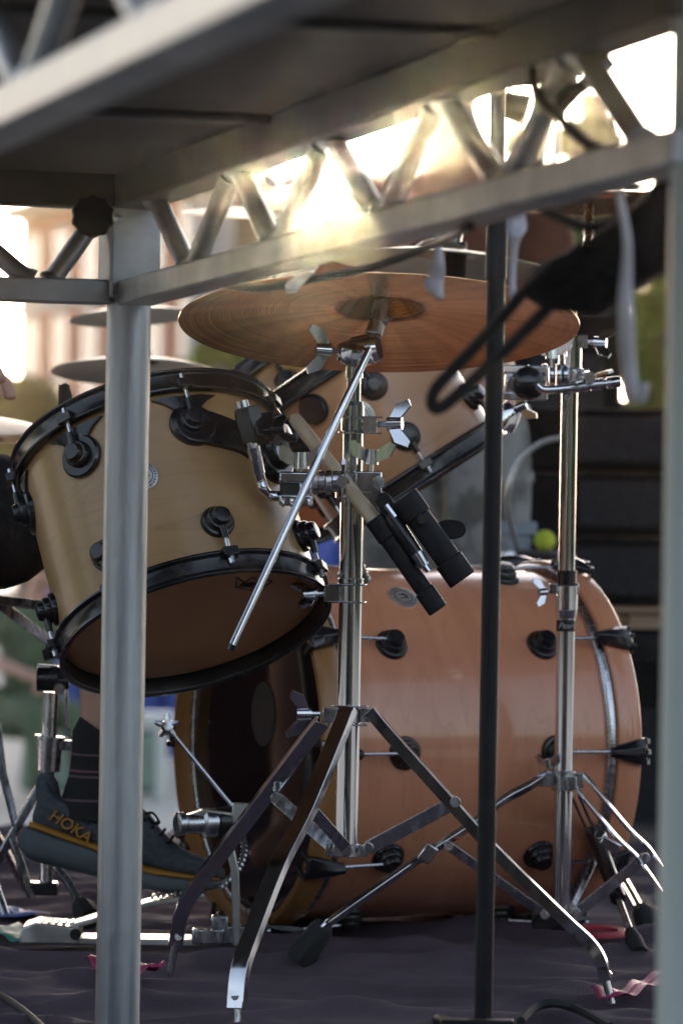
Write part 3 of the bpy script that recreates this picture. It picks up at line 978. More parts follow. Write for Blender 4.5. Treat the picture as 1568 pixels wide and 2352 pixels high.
def brace(parent, a, b, w=0.018, t=0.008, hint=V((0.05, -1, 0.0)), mat=M_CHROME_DULL):
    bm = BM()
    channel(bm, [a, b], w, t, hint, wall=0.0018)
    for q in (a, b):
        tube(bm, q + V((0, -0.009, 0)), q + V((0, 0.006, 0)), 0.0075, n=14)
    return obj('brace', bm, mat, parent, bevel=0.0006)


brace(cs, D(845, 1948, 5.965), D(1045, 1842, 5.94), 0.019)
brace(cs, D(766, 1948, 5.955), D(634, 1832, 6.06), 0.018)
brace(cs, D(798, 1952, 5.93), D(718, 1862, 5.86), 0.016)
# tilter and long boom rod
bm = BM()
lathe(bm, [(0, -0.016), (0.018, -0.015), (0.027, -0.009), (0.029, 0.0), (0.027, 0.010), (0.018, 0.015), (0, 0.016)], frame(SP(812, 6, 5.95), V((0.05, -0.25, 1))), 28)
lathe(bm, [(0.017, -0.02), (0.0205, -0.014), (0.0205, 0.014), (0.017, 0.02), (0, 0.02)], frame(D(838, 803, 5.95), V((1, -0.3, 0.2))), 24)
tl = obj('tilter', bm, M_CHROME, cs, smooth=30)
bm = BM()
wing(bm, D(782, 806, 5.945), V((-1, -0.2, 0.05)), V((-0.3, -0.2, 1)), 1.15)
obj('wing_screw', bm, M_CHROME, tl)
bm = BM()
tube(bm, D(845, 795, 5.95), D(868, 738, 5.97), 0.0085, n=16)
tube(bm, D(858, 768, 5.96), D(866, 744, 5.965), 0.012, n=12)
tube(bm, D(868, 742, 5.97), D(900, 728, 5.97), 0.004, n=8)
tube(bm, D(868, 745, 5.97), D(871, 690, 5.985), 0.0125, n=16)
obj('cymbal_post', bm, M_CHROME_DULL, tl)
bm = BM()
tube(bm, D(531, 1487, 5.80), D(848, 802, 5.925), 0.0056, n=18)
rod = obj('boom_rod', bm, M_CHROME, cs)
bm = BM()
tube(bm, D(529, 1493, 5.80), D(535, 1480, 5.80), 0.0062, n=14)
obj('rod_cap', bm, M_BLACK, rod)

# ---- multi clamp on the near stand (holds the tom arm and the stick holder)
mc = thing('multi_clamp', 'chunky chrome multi clamp with wing nuts on the near stand', 'clamp', D(800, 1110, 5.95))
bm = BM()
tube(bm, SP(1146), SP(1086), 0.0225, n=28)
box(bm, D(846, 1108, 5.95), (0.036, 0.030, 0.030)); box(bm, D(858, 1150, 5.96), (0.026, 0.026, 0.026))
body = obj('clamp_body', bm, M_CHROME, mc, bevel=0.002)
bm = BM()
for k in range(5):
    x = 716 + 16 * k
    tube(bm, D(x, 1108 - 2 * (k % 2), 5.94), D(x + 13, 1108 - 2 * (k % 2), 5.94), 0.017 - 0.002 * (k % 2), n=20)
obj('clamp_link', bm, M_CHROME_DULL, mc)
bm = BM()
for sgn in (-1, 1):
    box(bm, D(680, 1123 + sgn * 26, 5.935), (0.046, 0.042, 0.016))
box(bm, D(702, 1123, 5.935), (0.018, 0.038, 0.020))
for k in range(4):
    box(bm, D(650 + 20 * k, 1154, 5.91), (0.006, 0.012, 0.014))
obj('jaw', bm, M_CHROME, mc, bevel=0.003)
bm = BM()
box(bm, D(668, 1123, 5.935), (0.030, 0.036, 0.020))
obj('jaw_pad', bm, M_RUBBER, mc, bevel=0.003)
for (a, ax, bl, s_) in ((D(691, 1102, 5.93), V((0, 0, 1)), V((1, -0.3, 0)), 1.25), (D(850, 1090, 5.94), V((0.05, 0, 1)), V((1, -0.4, 0)), 1.15), (D(790, 1108, 5.915), V((-0.1, -1, 0.05)), V((0.1, 0, 1)), 1.0)):
    bm = BM(); wing(bm, a, ax, bl, s_); obj('wing_nut', bm, M_CHROME, mc)
bm = BM()
tube(bm, D(868, 1108, 5.92), D(870, 1108, 5.89), 0.009, n=6); tube(bm, D(870, 1108, 5.89), D(870, 1108, 5.886), 0.005, n=12)
obj('bolt', bm, M_CHROME_DULL, mc)

# ---- stick holder: two black capped tubes on the clamp
sh = thing('stick_holder', 'black double tube drumstick holder slanting down from the clamp', 'stick holder', D(900, 1170, 5.92))
vd = V((0, -1, 0))


def holder_tube(a, b, wpx, dpx, Z):
    A = D(*a, Z); B = D(*b, Z)
    bm = BM()
    w_, d_ = wpx * Z / F, dpx * Z / F
    sec = []
    for k in range(20):
        t = 2 * math.pi * k / 20
        cx_, sx_ = math.cos(t), math.sin(t)
        sec.append((d_ / 2 * math.copysign(abs(cx_) ** 0.6, cx_), w_ / 2 * math.copysign(abs(sx_) ** 0.6, sx_)))
    sweep(bm, [A, B], 1.0, hint=vd, sec=sec)
    t_ = obj('tube', bm, M_BLACKM, sh, bevel=0.0012)
    d = (B - A).normalized()
    for q, e in ((A, -1), (B, 1)):
        bm = BM()
        sweep(bm, [q - d * e * 0.030, q + d * e * 0.004], 1.0, hint=vd, sec=[(u * 1.16, v * 1.16) for u, v in sec])
        obj('end_cap', bm, M_BLACKM, t_, bevel=0.002)
    return t_


holder_tube((862, 1196), (1002, 1396), 42, 40, 5.90)
t2 = holder_tube((930, 1146), (1058, 1326), 60, 44, 5.89)
bm = BM()
c_ = D(1034, 1216, 5.91)
pts = []
for k in range(20):
    t = 2 * math.pi * k / 20
    pts.append(c_ + V((0.021 * math.cos(t), 0, 0.0135 * math.copysign(abs(math.sin(t)) ** 0.75, math.sin(t)))))
prism(bm, pts, V((0, 0.005, 0)))
box(bm, D(1005, 1222, 5.913), (0.03, 0.005, 0.024))
obj('tab', bm, M_BLACKM, sh, bevel=0.001)
bm = BM()
tube(bm, D(968, 1192, 5.865), D(969, 1192, 5.861), 0.0065, n=18)
obj('screw_hole', bm, M_INK, t2)
bm = BM()
sweep(bm, [D(872, 1140, 5.91), D(905, 1200, 5.89), D(955, 1272, 5.89), D(966, 1290, 5.89)], [0.010, 0.012, 0.010, 0.008], 10)
box(bm, D(892, 1168, 5.9), (0.022, 0.03, 0.04), Matrix.Rotation(-0.6, 3, 'Y'))
obj('bracket', bm, M_BLACK, sh, bevel=0.0015)
bm = BM()
tube(bm, D(885, 1160, 5.885), D(906, 1188, 5.885), 0.005, n=8)
obj('adjuster_screw', bm, M_CHROME, sh)
bm = BM()
tube(bm, D(955, 1270, 5.875), D(974, 1300, 5.875), 0.009, 0.007, n=10)
tube(bm, D(974, 1298, 5.875), D(984, 1312, 5.875), 0.004, n=8)
obj('adjuster', bm, M_CHROME, sh)
# the drumstick standing in it
bm = BM()
A, B = D(672, 956, 6.02), D(868, 1206, 5.90)
sweep(bm, [A, A.lerp(B, 0.02), A.lerp(B, 0.05), B], [0.004, 0.0088, 0.0097, 0.0105], 14)
single('drumstick', bm, M_WOODSTICK, 'pale wooden drumstick standing in the black holder behind the rod', 'drumstick')

# ---- right cymbal stand (double braced)
def RP(y, dx=0.0, Z=6.72):
    return D(1299 + (1400 - y) * 0.0163 + dx, y, Z)


rs = thing('cymbal_stand', 'straight chrome double braced stand at the right, script label on its tube', 'cymbal stand', V((RP(2100).x, 6.72, 0)))
bm = BM(); tube(bm, RP(2130), RP(1390), 0.0142, n=28); obj('base_tube', bm, M_CHROME, rs)
bm = BM(); tube(bm, RP(1420), RP(850), 0.0125, n=28); obj('upper_tube', bm, M_CHROME, rs)
bm = BM()
tube(bm, RP(1420), RP(1400), 0.0150, 0.0175, n=28); tube(bm, RP(1402), RP(1345), 0.0175, 0.018, n=28)
box(bm, RP(1352, -28), (0.016, 0.016, 0.016)); box(bm, RP(1352, 22), (0.008, 0.012, 0.018))
cl_ = obj('clamp_collar', bm, M_CHROME, rs, bevel=0.001)
bm = BM(); tube(bm, RP(1346), RP(1310), 0.0150, 0.0155, n=24); obj('bushing', bm, M_BLACK, rs)
bm = BM(); wing(bm, RP(1358, -34), V((-1, -0.5, -0.1)), V((0.1, -0.2, -1)), 0.75); obj('wing_screw', bm, M_CHROME, cl_)
bm = BM(); tube(bm, RP(1450), RP(1424), 0.0146, n=28)
band = obj('label_band', bm, M_INK, rs)
Mt = Matrix((V((1, 0, 0.0)), V((0, 0, 1)), V((0, -1, 0)))).transposed().to_4x4()
Mt.translation = RP(1437, 0) + V((0, -0.0150, 0))
text_mesh('lettering', 'Pearl', M_SILVER, rs, Mt, 0.0125, shear=0.35, extrude=0.0004)
bm = BM(); tube(bm, RP(850), RP(770), 0.0175, n=28); tube(bm, RP(775), RP(690), 0.0085, n=20)
tc_ = obj('top_collar', bm, M_CHROME, rs)
bm = BM(); box(bm, RP(785, 24), (0.02, 0.016, 0.02)); wing(bm, RP(785, 34), V((1, -0.2, -0.05)), V((0.6, -0.6, -0.5)), 1.1); obj('wing_screw', bm, M_CHROME, tc_)
# tripod
bm = BM()
tube(bm, RP(1812), RP(1772), 0.0175, n=28); tube(bm, RP(1776), RP(1770), 0.0195, n=28); tube(bm, RP(1816), RP(1810), 0.0185, n=28)
box(bm, RP(1790, -36), (0.03, 0.016, 0.022)); box(bm, RP(1792, 28), (0.024, 0.018, 0.022)); box(bm, RP(1798, 18, 6.70), (0.016, 0.02, 0.02))
hb = obj('tripod_hub', bm, M_CHROME_DULL, rs, bevel=0.001)
bm = BM(); wing(bm, RP(1790, -30) + V((0, 0, 0.008)), V((-0.2, -0.1, 1)), V((1, -1, 0)), 0.8); obj('wing_screw', bm, M_CHROME, hb)


def double_leg(parent, pts, gap, foot_a, foot_b, w=0.016, t=0.0045, hint=V((0, -0.5, 1))):
    bm = BM()
    sp_ = smoothpath(pts, 5)
    for s_ in (-1, 1):
        bar(bm, [q + gap * s_ for q in sp_], w, t, hint)
    l_ = obj('leg', bm, M_CHROME, parent, bevel=0.0012, smooth=30)
    bm = BM()
    d = (foot_b - foot_a).normalized()
    sweep(bm, [foot_a, foot_a + d * 0.01, foot_b - d * 0.01, foot_b], [0.012, 0.018, 0.0215, 0.019], 8)
    obj('rubber_foot', bm, M_RUBBER, l_)
    return l_


double_leg(rs, [RP(1783, -44), D(1209, 1808, 6.68), D(1154, 1838, 6.65), D(1084, 1893, 6.6), D(974, 1965, 6.52), D(784, 2098, 6.42), D(742, 2130, 6.41)], V((0.002, 0.008, 0.002)), D(748, 2120, 6.41), D(684, 2210, 6.41), 0.017, 0.006, V((0, -0.8, -0.5)))
double_leg(rs, [D(1326, 1788, 6.72), D(1354, 1823, 6.71), D(1429, 1913, 6.70), D(1470, 1952, 6.69), D(1490, 1978, 6.69), D(1546, 2055, 6.66), D(1590, 2112, 6.64)], V((0.010, 0.012, 0.006)), D(1575, 2092, 6.65), D(1628, 2172, 6.62), 0.016, 0.005, V((0.75, -0.2, 0.65)))
double_leg(rs, [D(1318, 1820, 6.76), D(1352, 1895, 6.85), D(1392, 1962, 6.92), D(1440, 2040, 7.02), D(1470, 2095, 7.06)], V((0.006, 0.004, 0.0)), D(1466, 2080, 7.05), D(1494, 2138, 7.06), 0.014, 0.005, V((0.85, -0.3, 0.4)))
bm = BM()
box(bm, RP(2112, -26, 6.70), (0.055, 0.034, 0.026)); tube(bm, RP(2135), RP(2095), 0.018, n=24)
obj('lower_hub', bm, M_BLACK, rs, bevel=0.002)
brace(rs, D(1250, 2100, 6.68), D(1029, 1943, 6.54), 0.014, 0.006)
brace(rs, D(1322, 2098, 6.70), D(1480, 1970, 6.69), 0.017, 0.006)
brace(rs, D(1312, 2085, 6.73), D(1382, 1940, 6.90), 0.009, 0.006)
bm = BM()
box(bm, D(982, 1960, 6.49), (0.02, 0.02, 0.028), Matrix.Rotation(0.6, 3, 'Y'))
obj('leg_joint', bm, M_CHROME, rs, bevel=0.002)
bm = BM()
box(bm, D(1400, 1940, 6.66), (0.032, 0.014, 0.016), Matrix.Rotation(0.5, 3, 'Y')); tube(bm, D(1384, 1926, 6.67), D(1376, 1916, 6.66), 0.009, n=12)
obj('leg_joint', bm, M_CHROME, rs, bevel=0.002)

# ---- clamp on the right stand, holding a knurled rod
rc = thing('multi_clamp', 'chrome ball clamp on the right stand gripping a short knurled rod', 'clamp', RP(880))
bm = BM()
for s_ in (-1, 1):
    box(bm, D(1200, 880 + s_ * 31, 6.68), (0.075, 0.036, 0.012))
box(bm, D(1172, 880, 6.68), (0.018, 0.034, 0.03))
for k in range(4):
    tube(bm, D(1244 + 16 * k, 862, 6.70), D(1256 + 16 * k, 862, 6.70), 0.018 - 0.003 * (k % 2), n=18)
tube(bm, RP(884), RP(846), 0.0215, n=26)
box(bm, D(1335, 862, 6.70), (0.022, 0.024, 0.018)); tube(bm, D(1176, 880, 6.66), D(1176, 880, 6.655), 0.010, n=18)
obj('clamp_body', bm, M_CHROME, rc, bevel=0.002)
bm = BM()
lathe(bm, [(0, -0.028), (0.014, -0.025), (0.024, -0.014), (0.028, 0), (0.024, 0.014), (0.014, 0.025), (0, 0.028)], frame(D(1212, 880, 6.67), V((1, 0, 0))), 24)
obj('ball', bm, M_BLACK, rc)
bm = BM()
sweep(bm, smoothpath([D(1232, 884, 6.65), D(1245, 894, 6.65), D(1268, 895, 6.65), D(1320, 890, 6.65), D(1426, 876, 6.64)], 4), 0.0066, 14)
rd = obj('rod', bm, M_CHROME, rc)
bm = BM()
for k in range(3):
    a = D(1318 + 37 * k, 890 - 4.9 * k, 6.645); b = D(1349 + 37 * k, 886 - 4.9 * k, 6.645)
    tube(bm, a, b, 0.0088, n=20)
obj('knurled_sleeve', bm, M_CHROME_DULL, rd)
for (a, ax, bl) in ((D(1268, 845, 6.69), V((-0.05, 0, 1)), V((1, -0.3, 0))), (D(1340, 868, 6.66), V((0.2, -1, 0)), V((1, 0, 0.3)))):
    bm = BM(); wing(bm, a, ax, bl, 1.2); obj('wing_nut', bm, M_CHROME, rc)
bm = BM()
sweep(bm, [D(1150, 985, 6.7), D(1162, 955, 6.7), D(1180, 935, 6.7)], [0.02, 0.022, 0.015], 16)
wing(bm, D(1172, 945, 6.69), V((0.8, -0.3, 0.4)), V((-0.5, 0, 1)), 0.9)
obj('ratchet', bm, M_CHROME, rc)

# ---- black microphone stand in front
ms = thing('microphone_stand', 'slim black microphone stand pole standing blurred in front', 'microphone stand', V((D(1109, 2352, 5.4).x, 5.4, 0)))
bm = BM(); tube(bm, D(1108.5, 2385, 5.4), D(1139, 620, 5.4), 0.0113, n=24); obj('pole', bm, M_BLACKM, ms)
bm = BM(); tube(bm, D(1138, 642, 5.4), D(1142, 470, 5.4), 0.0132, n=24); obj('grip_sleeve', bm, M_BLACKM, ms)
bm = BM(); tube(bm, D(1139, 480, 5.4), D(1143, 195, 5.4), 0.0096, n=20); obj('upper_pole', bm, M_FRAME, ms)
bm = BM()
c_ = D(1108, 2372, 5.4)
tube(bm, V((c_.x, c_.y, 0.018)), V((c_.x, c_.y, 0.036)), 0.030, 0.024, n=24)
box(bm, D(1095, 2352, 5.36), (0.09, 0.03, 0.012))
obj('hub', bm, M_BLACKM, ms, bevel=0.002)
for k in range(3):
    a = R_(100 + 120 * k)
    bm = BM()
    o_ = V((c_.x, c_.y, 0.02))
    tube(bm, o_, o_ + V((math.cos(a) * 0.28, math.sin(a) * 0.28, -0.012)), 0.008, n=12)
    obj('leg', bm, M_BLACKM, ms)

# ================================================================== loose things on the floor cloth
def floor_at(px, py):
    """point of the floor seen at px,py"""
    v = (CY - py) * cr + (px - CX) * sr
    return D(px, py, CAMH * F / -v)


def strip(name, pts, w, mat, label, cat, lift=0.012, wave=0.004):
    """thin ribbon lying and curling on the cloth"""
    pts = smoothpath(pts, 6)
    bm = BM()
    rows = []
    for i, p_ in enumerate(pts):
        a = pts[max(i - 1, 0)]; b = pts[min(i + 1, len(pts) - 1)]
        t = (b - a); t.z = 0; t.normalize(); s_ = V((-t.y, t.x, 0))
        z = lift + wave * (1 + math.sin(i * 0.9))
        rows.append([bm.verts.new(V((p_.x, p_.y, z + dz)) + s_ * w / 2 * k) for k, dz in ((-1, 0), (-0.3, 0.002), (0.4, 0.0), (1, 0.006))])
    for r0, r1 in zip(rows[:-1], rows[1:]):
        for k in range(3): bm.faces.new((r0[k], r0[k + 1], r1[k + 1], r1[k]))
    o = single(name, bm, mat, label, cat)
    sd = o.modifiers.new('thick', 'SOLIDIFY'); sd.thickness = 0.0015
    return o


bm = BM()
c_ = floor_at(1375, 2158); c_.z = 0.012
lathe(bm, [(0.030, -0.002), (0.030, 0.003), (0.040, 0.006), (0.043, 0.001), (0.043, -0.004)], Matrix.Translation(c_) @ Matrix.Rotation(0.06, 4, 'X'), 40, close=True)
single('tape_ring', bm, M_RED, 'flat red ring lying on the cloth behind the slanting leg', 'tape ring')
strip('ribbon', [floor_at(1372, 2296), floor_at(1395, 2316), floor_at(1440, 2308), floor_at(1480, 2288), floor_at(1530, 2272), floor_at(1620, 2270)], 0.022, M_PINK, 'crimson ribbon curling under the tip of the right leg', 'ribbon')
strip('ribbon', [floor_at(212, 2226), floor_at(240, 2244), floor_at(290, 2262), floor_at(345, 2246), floor_at(362, 2252)], 0.022, M_PINK, 'magenta ribbon scrap on the cloth behind the thick grey post', 'ribbon', 0.010, 0.006)
strip('tape_strip', [floor_at(-20, 2112), floor_at(30, 2118), floor_at(78, 2112)], 0.06, M_BLUETAPE, 'blue tape scrap on the cloth at the far left', 'tape', 0.012, 0.002)
strip('tape_strip', [floor_at(2, 2148), floor_at(30, 2162), floor_at(64, 2180)], 0.05, M_GREENTAPE, 'dark green tape end poking out from the pedal heel', 'tape', 0.012, 0.002)
bm = BM()
sweep(bm, smoothpath([floor_at(1195, 2372) + V((0, 0, 0.015)), floor_at(1230, 2352) + V((0, 0, 0.022)), floor_at(1275, 2350) + V((0, 0, 0.026)), floor_at(1330, 2352) + V((0, 0, 0.018)), floor_at(1400, 2380) + V((0, 0, 0.012))], 6), 0.006, 8)
single('cable', bm, M_RUBBER, 'black cable looping over the cloth at the lower edge', 'cable')
bm = BM()
sweep(bm, smoothpath([floor_at(-40, 2285) + TOP * 0.012, floor_at(20, 2318) + TOP * 0.012, floor_at(80, 2365) + TOP * 0.012, floor_at(110, 2400) + TOP * 0.012], 6), 0.005, 8)
single('cable', bm, M_RUBBER, 'thin black cable crossing the lower left corner', 'cable')
bm = BM()
sweep(bm, smoothpath([floor_at(1470, 2085) + TOP * 0.02, floor_at(1500, 2105) + TOP * 0.015, floor_at(1550, 2125) + TOP * 0.012, floor_at(1640, 2132) + TOP * 0.012], 6), 0.005, 8)
single('cable', bm, M_RUBBER, 'black cable running off right behind the far tripod', 'cable')


# ================================================================== OTHER CYMBALS
cymbal('small grey cymbal low at the left, its underside showing behind the thick post', cym_frame(D(305, 853, 7.8), R_(7.6), R_(0.8)), 0.146, M_BRONZE_G, bell=0.045, bow=0.018)
cymbal('grey cymbal above the small grey one, half hidden by the thick post', cym_frame(D(302, 728, 8.2), R_(5.6), R_(4.5)), 0.118, M_BRONZE_G, bell=0.035, bow=0.014)
cymbal('thin cymbal gleaming edge-on just left of the sun', cym_frame(D(640, 492, 8.0), R_(-6.8), R_(-0.6)), 0.178, M_BRONZE_G, bell=0.05, bow=0.010)
mid_c = cymbal('thin cymbal with a bright rim, right above the large bronze cymbal', cym_frame(D(1010, 606, 7.3), R_(4.2), R_(-3.4)), 0.182, M_BRONZE_G, bell=0.05, bow=0.016)
cymbal('dark cymbal high at the right under the truss, ringed underside', cym_frame(D(1368, 465, 7.0), R_(2.6), R_(0.2)), 0.165, M_BRONZE, bell=0.05, bow=0.014)
hh = cymbal('upper hi-hat cymbal cut off by the left edge of the picture', cym_frame(D(-125, 978, 7.2), R_(-6.5), R_(-1.0)), 0.165, M_BRONZE_G, bell=0.055, bow=0.016)
cymbal('lower hi-hat cymbal cut off by the left edge, just under its partner', cym_frame(D(-125, 1002, 7.2), R_(-4.0), R_(-1.0)), 0.165, M_BRONZE_G, bell=0.055, bow=0.016)

# boom of the right stand that carries the mid cymbal, with felt sleeve and bright nut
bm = BM(); tube(bm, D(1044, 668, 7.3), RP(726, 0, 6.74), 0.0075, n=14); ba_ = obj('boom_arm', bm, M_CHROME_DULL, rs)
bm = BM(); tube(bm, D(1045, 664, 7.3), D(1047, 556, 7.3), 0.017, 0.018, n=18); obj('felt_sleeve', bm, M_BLACKM, ba_)
bm = BM(); tube(bm, D(1047, 558, 7.3), D(1048, 530, 7.3), 0.009, n=12); wing(bm, D(1047, 548, 7.3), V((0, 0, 1)), V((1, -0.2, 0)), 0.9); obj('wing_nut', bm, M_CHROME, ba_)
bt = thing('cymbal_stand', 'thin chrome post under the small cymbal glowing left of the sun', 'cymbal stand', V((D(690, 700, 8.0).x, 8.0, 0)))
bm = BM(); c_ = D(640, 505, 8.0); tube(bm, V((c_.x - 0.02, 8.0, 0)), c_, 0.011, n=14); obj('pole', bm, M_CHROME_DULL, bt)
bm = BM(); tube(bm, D(640, 490, 8.0), D(641, 440, 8.0), 0.012, n=12); wing(bm, D(641, 452, 8.0), V((0, 0, 1)), V((1, 0, 0)), 1.0); obj('wing_nut', bm, M_CHROME, bt)
for k in range(3):
    a = R_(80 + 120 * k); o_ = V((c_.x - 0.02, 8.0, 0.0))
    bm = BM(); tube(bm, o_ + V((0, 0, 0.2)), o_ + V((0.25 * math.cos(a), 0.25 * math.sin(a), 0.012)), 0.007, n=10); obj('leg', bm, M_CHROME_DULL, bt)
# boom of the right stand up to the dark cymbal
bm = BM(); tube(bm, RP(700), D(1352, 545, 6.9), 0.0062, n=14); tube(bm, D(1350, 560, 6.9), D(1352, 468, 6.98), 0.0075, n=14); obj('boom_arm', bm, M_CHROME_DULL, rs)
# hi-hat rod stand at the left edge
hs = thing('hi_hat_stand', 'chrome hi-hat stand at the left edge under the pair of cymbals', 'hi-hat stand', V((D(-125, 1000, 7.2).x, 7.2, 0)))
x_ = D(-125, 1000, 7.2).x
bm = BM(); tube(bm, V((x_, 7.2, 0.02)), V((x_, 7.2, 0.78)), 0.0125, n=18); tube(bm, V((x_, 7.2, 0.75)), V((x_, 7.2, 1.02)), 0.004, n=10); obj('pole', bm, M_CHROME, hs)
for k in range(3):
    a = R_(60 + 120 * k)
    bm = BM(); tube(bm, V((x_, 7.2, 0.3)), V((x_ + 0.26 * math.cos(a), 7.2 + 0.26 * math.sin(a), 0.012)), 0.007, n=10); obj('leg', bm, M_CHROME_DULL, hs)

# ---- snare stand at the far left
ss = thing('snare_stand', 'chrome snare stand at the left with a tilting basket arm and splayed legs', 'snare stand', V((D(112, 2000, 6.85).x, 6.85, 0)))
SZ = 6.85
bm = BM(); tube(bm, D(118, 1590, SZ), D(112, 1700, SZ), 0.0128, n=22); obj('upper_tube', bm, M_CHROME_DULL, ss)
bm = BM(); tube(bm, D(113, 1700, SZ), D(106, 2040, SZ), 0.0105, n=22); obj('base_tube', bm, M_CHROME_DULL, ss)
bm = BM(); tube(bm, D(115, 1696, SZ), D(111, 1772, SZ), 0.021, 0.019, n=22); tube(bm, D(116, 1690, SZ), D(115, 1700, SZ), 0.024, n=20); box(bm, D(150, 1712, SZ), (0.03, 0.014, 0.016)); obj('collar', bm, M_CHROME_DULL, ss, bevel=0.001)
bm = BM(); tube(bm, D(86, 1560, SZ), D(134, 1560, SZ), 0.0195, n=26); tube(bm, D(134, 1566, SZ), D(160, 1566, SZ), 0.012, n=16); box(bm, D(138, 1545, SZ), (0.03, 0.02, 0.02)); obj('tilter', bm, M_BLACK, ss, bevel=0.001)
bm = BM(); tube(bm, D(88, 1531, SZ), D(132, 1534, SZ), 0.004, n=10); obj('tilter_trim', bm, M_CHROME, ss)
bm = BM(); tube(bm, D(137, 1583, SZ - 0.02), D(137, 1583, SZ - 0.026), 0.009, n=12); obj('tilter_bolt', bm, M_CHROME, ss)
for a, b in (((125, 1480), (-60, 1345)), ((152, 1398), (-60, 1372)), ((152, 1570), (157, 1690))):
    bm = BM(); bar(bm, [D(*a, SZ), D(*b, SZ)], 0.016 if a[1] < 1500 else 0.007, 0.006, V((0, -1, 0.3))); obj('basket_arm', bm, M_CHROME_DULL, ss, bevel=0.001)
bm = BM(); tube(bm, D(112, 1475, SZ), D(146, 1492, SZ), 0.014, n=14); tube(bm, D(100, 1505, SZ), D(146, 1495, SZ), 0.009, n=10); obj('arm_grip', bm, M_RUBBER, ss)
for pts, ft in (([(96, 1800), (60, 1862), (2, 1966), (-40, 2040)], (-62, 2085)), ([(28, 1925), (50, 1990), (74, 2064)], None), ([(128, 1990), (160, 2030), (184, 2075)], (208, 2112)), ([(-8, 1660), (8, 1780), (40, 1905)], None)):
    bm = BM(); bar(bm, [D(*p_, SZ - 0.02) for p_ in pts], 0.014, 0.006, V((0.5, -0.5, 0.3))); l_ = obj('leg', bm, M_CHROME_DULL, ss, bevel=0.001)
    if ft:
        bm = BM(); e0 = D(*pts[-1], SZ - 0.02); e1 = D(*ft, SZ - 0.05); sweep(bm, [e0, e0.lerp(e1, 0.3), e1], [0.013, 0.019, 0.021], 8); obj('rubber_foot', bm, M_RUBBER, l_)
bm = BM(); box(bm, D(98, 2040, SZ), (0.05, 0.04, 0.02)); obj('lower_hub', bm, M_BLACK, ss, bevel=0.003)

# ---- microphone clipped to the far rim of the near tom
dm = thing('drum_microphone', 'slim black clip microphone standing above the near tom hoop', 'microphone', D(152, 950, 6.5))
bm = BM(); sweep(bm, smoothpath([D(140, 955, 6.5), D(143, 905, 6.5), D(150, 885, 6.5), D(160, 910, 6.5), D(165, 945, 6.5)], 5), 0.0042, 8); obj('gooseneck', bm, M_BLACKM, dm)
bm = BM(); tube(bm, D(148, 884, 6.5), D(146, 935, 6.5), 0.0085, 0.007, n=12); obj('capsule', bm, M_BLACKM, dm)

# ================================================================== KICK PEDAL
KZ = 6.58
kp = thing('kick_pedal', 'silver bass drum pedal under the trainer, flat base plate and footboard', 'kick pedal', V((D(300, 2170, KZ).x, KZ, 0)))
M_PEDAL = pmat('cast_aluminium', (0.48, 0.48, 0.46), (0.62, 0.62, 0.59), rough=0.3, rough2=0.45, metal=0.9, scale=(25, 25, 25), bump=0.06)
bm = BM()
a = D(120, 2180, KZ); b = D(585, 2180, KZ)
box(bm, V(((a.x + b.x) / 2, KZ, 0.016)), (b.x - a.x, 0.085, 0.010)); obj('base_plate', bm, M_PEDAL, kp, bevel=0.002)
bm = BM()
h0 = D(115, 2165, KZ - 0.03)
prism(bm, [V((h0.x - 0.045, KZ - 0.055, 0.012)), V((h0.x + 0.045, KZ - 0.055, 0.012)), V((h0.x + 0.045, KZ - 0.055, 0.038)), V((h0.x - 0.020, KZ - 0.055, 0.044)), V((h0.x - 0.042, KZ - 0.055, 0.036))], V((0, 0.11, 0)))
hl = obj('heel_block', bm, M_PEDAL, kp, bevel=0.003)
bm = BM()
for k in range(5):
    box(bm, V((h0.x - 0.012 + 0.011 * k, KZ - 0.01, 0.0425)), (0.004, 0.07, 0.003))
obj('grip_ribs', bm, M_PEDAL, hl)
bm = BM(); tube(bm, V((h0.x + 0.040, KZ - 0.0545, 0.028)), V((h0.x + 0.040, KZ - 0.060, 0.028)), 0.0085, n=18); obj('hinge_pin', bm, M_INK, hl)
bm = BM()
bar(bm, [V((h0.x + 0.035, KZ, 0.038)), D(345, 2072, KZ), D(470, 2052, KZ)], 0.082, 0.008, V((0, 0, 1))); obj('footboard', bm, M_PEDAL, kp, bevel=0.002)
bm = BM()
for k in range(9):
    q = D(352 + 13 * k, 2063 - 2.1 * k, KZ)
    box(bm, q + V((0, -0.005 + 0.003 * (k % 2), 0.0035)), (0.004, 0.066, 0.003), Matrix.Rotation(-0.15, 3, 'Y'))
obj('tread_ribs', bm, M_PEDAL, kp)
for y_ in (-0.06, 0.06):
    bm = BM()
    bar(bm, [D(545, 2172, KZ + y_), D(540, 2000, KZ + y_), D(520, 1905, KZ + y_)], 0.022, 0.012, V((1, 0, 0)))
    obj('upright', bm, M_PEDAL, kp, bevel=0.002)
bm = BM(); tube(bm, D(520, 1905, KZ - 0.07), D(520, 1905, KZ + 0.07), 0.008, n=16); obj('axle', bm, M_CHROME, kp)
Mh = D(405, 1893, KZ - 0.09), D(545, 1888, KZ - 0.05)
d_ = (Mh[1] - Mh[0])
bm = BM()
sweep(bm, [Mh[0], Mh[0] + d_ * 0.02, Mh[0] + d_ * 0.12, Mh[0] + d_ * 0.16, Mh[0] + d_ * 0.40, Mh[0] + d_ * 0.44, Mh[0] + d_ * 0.62, Mh[0] + d_ * 0.66], [0.014, 0.018, 0.018, 0.014, 0.0165, 0.0225, 0.0225, 0.019], 26); obj('spring_hub', bm, M_CHROME_DULL, kp, smooth=30)
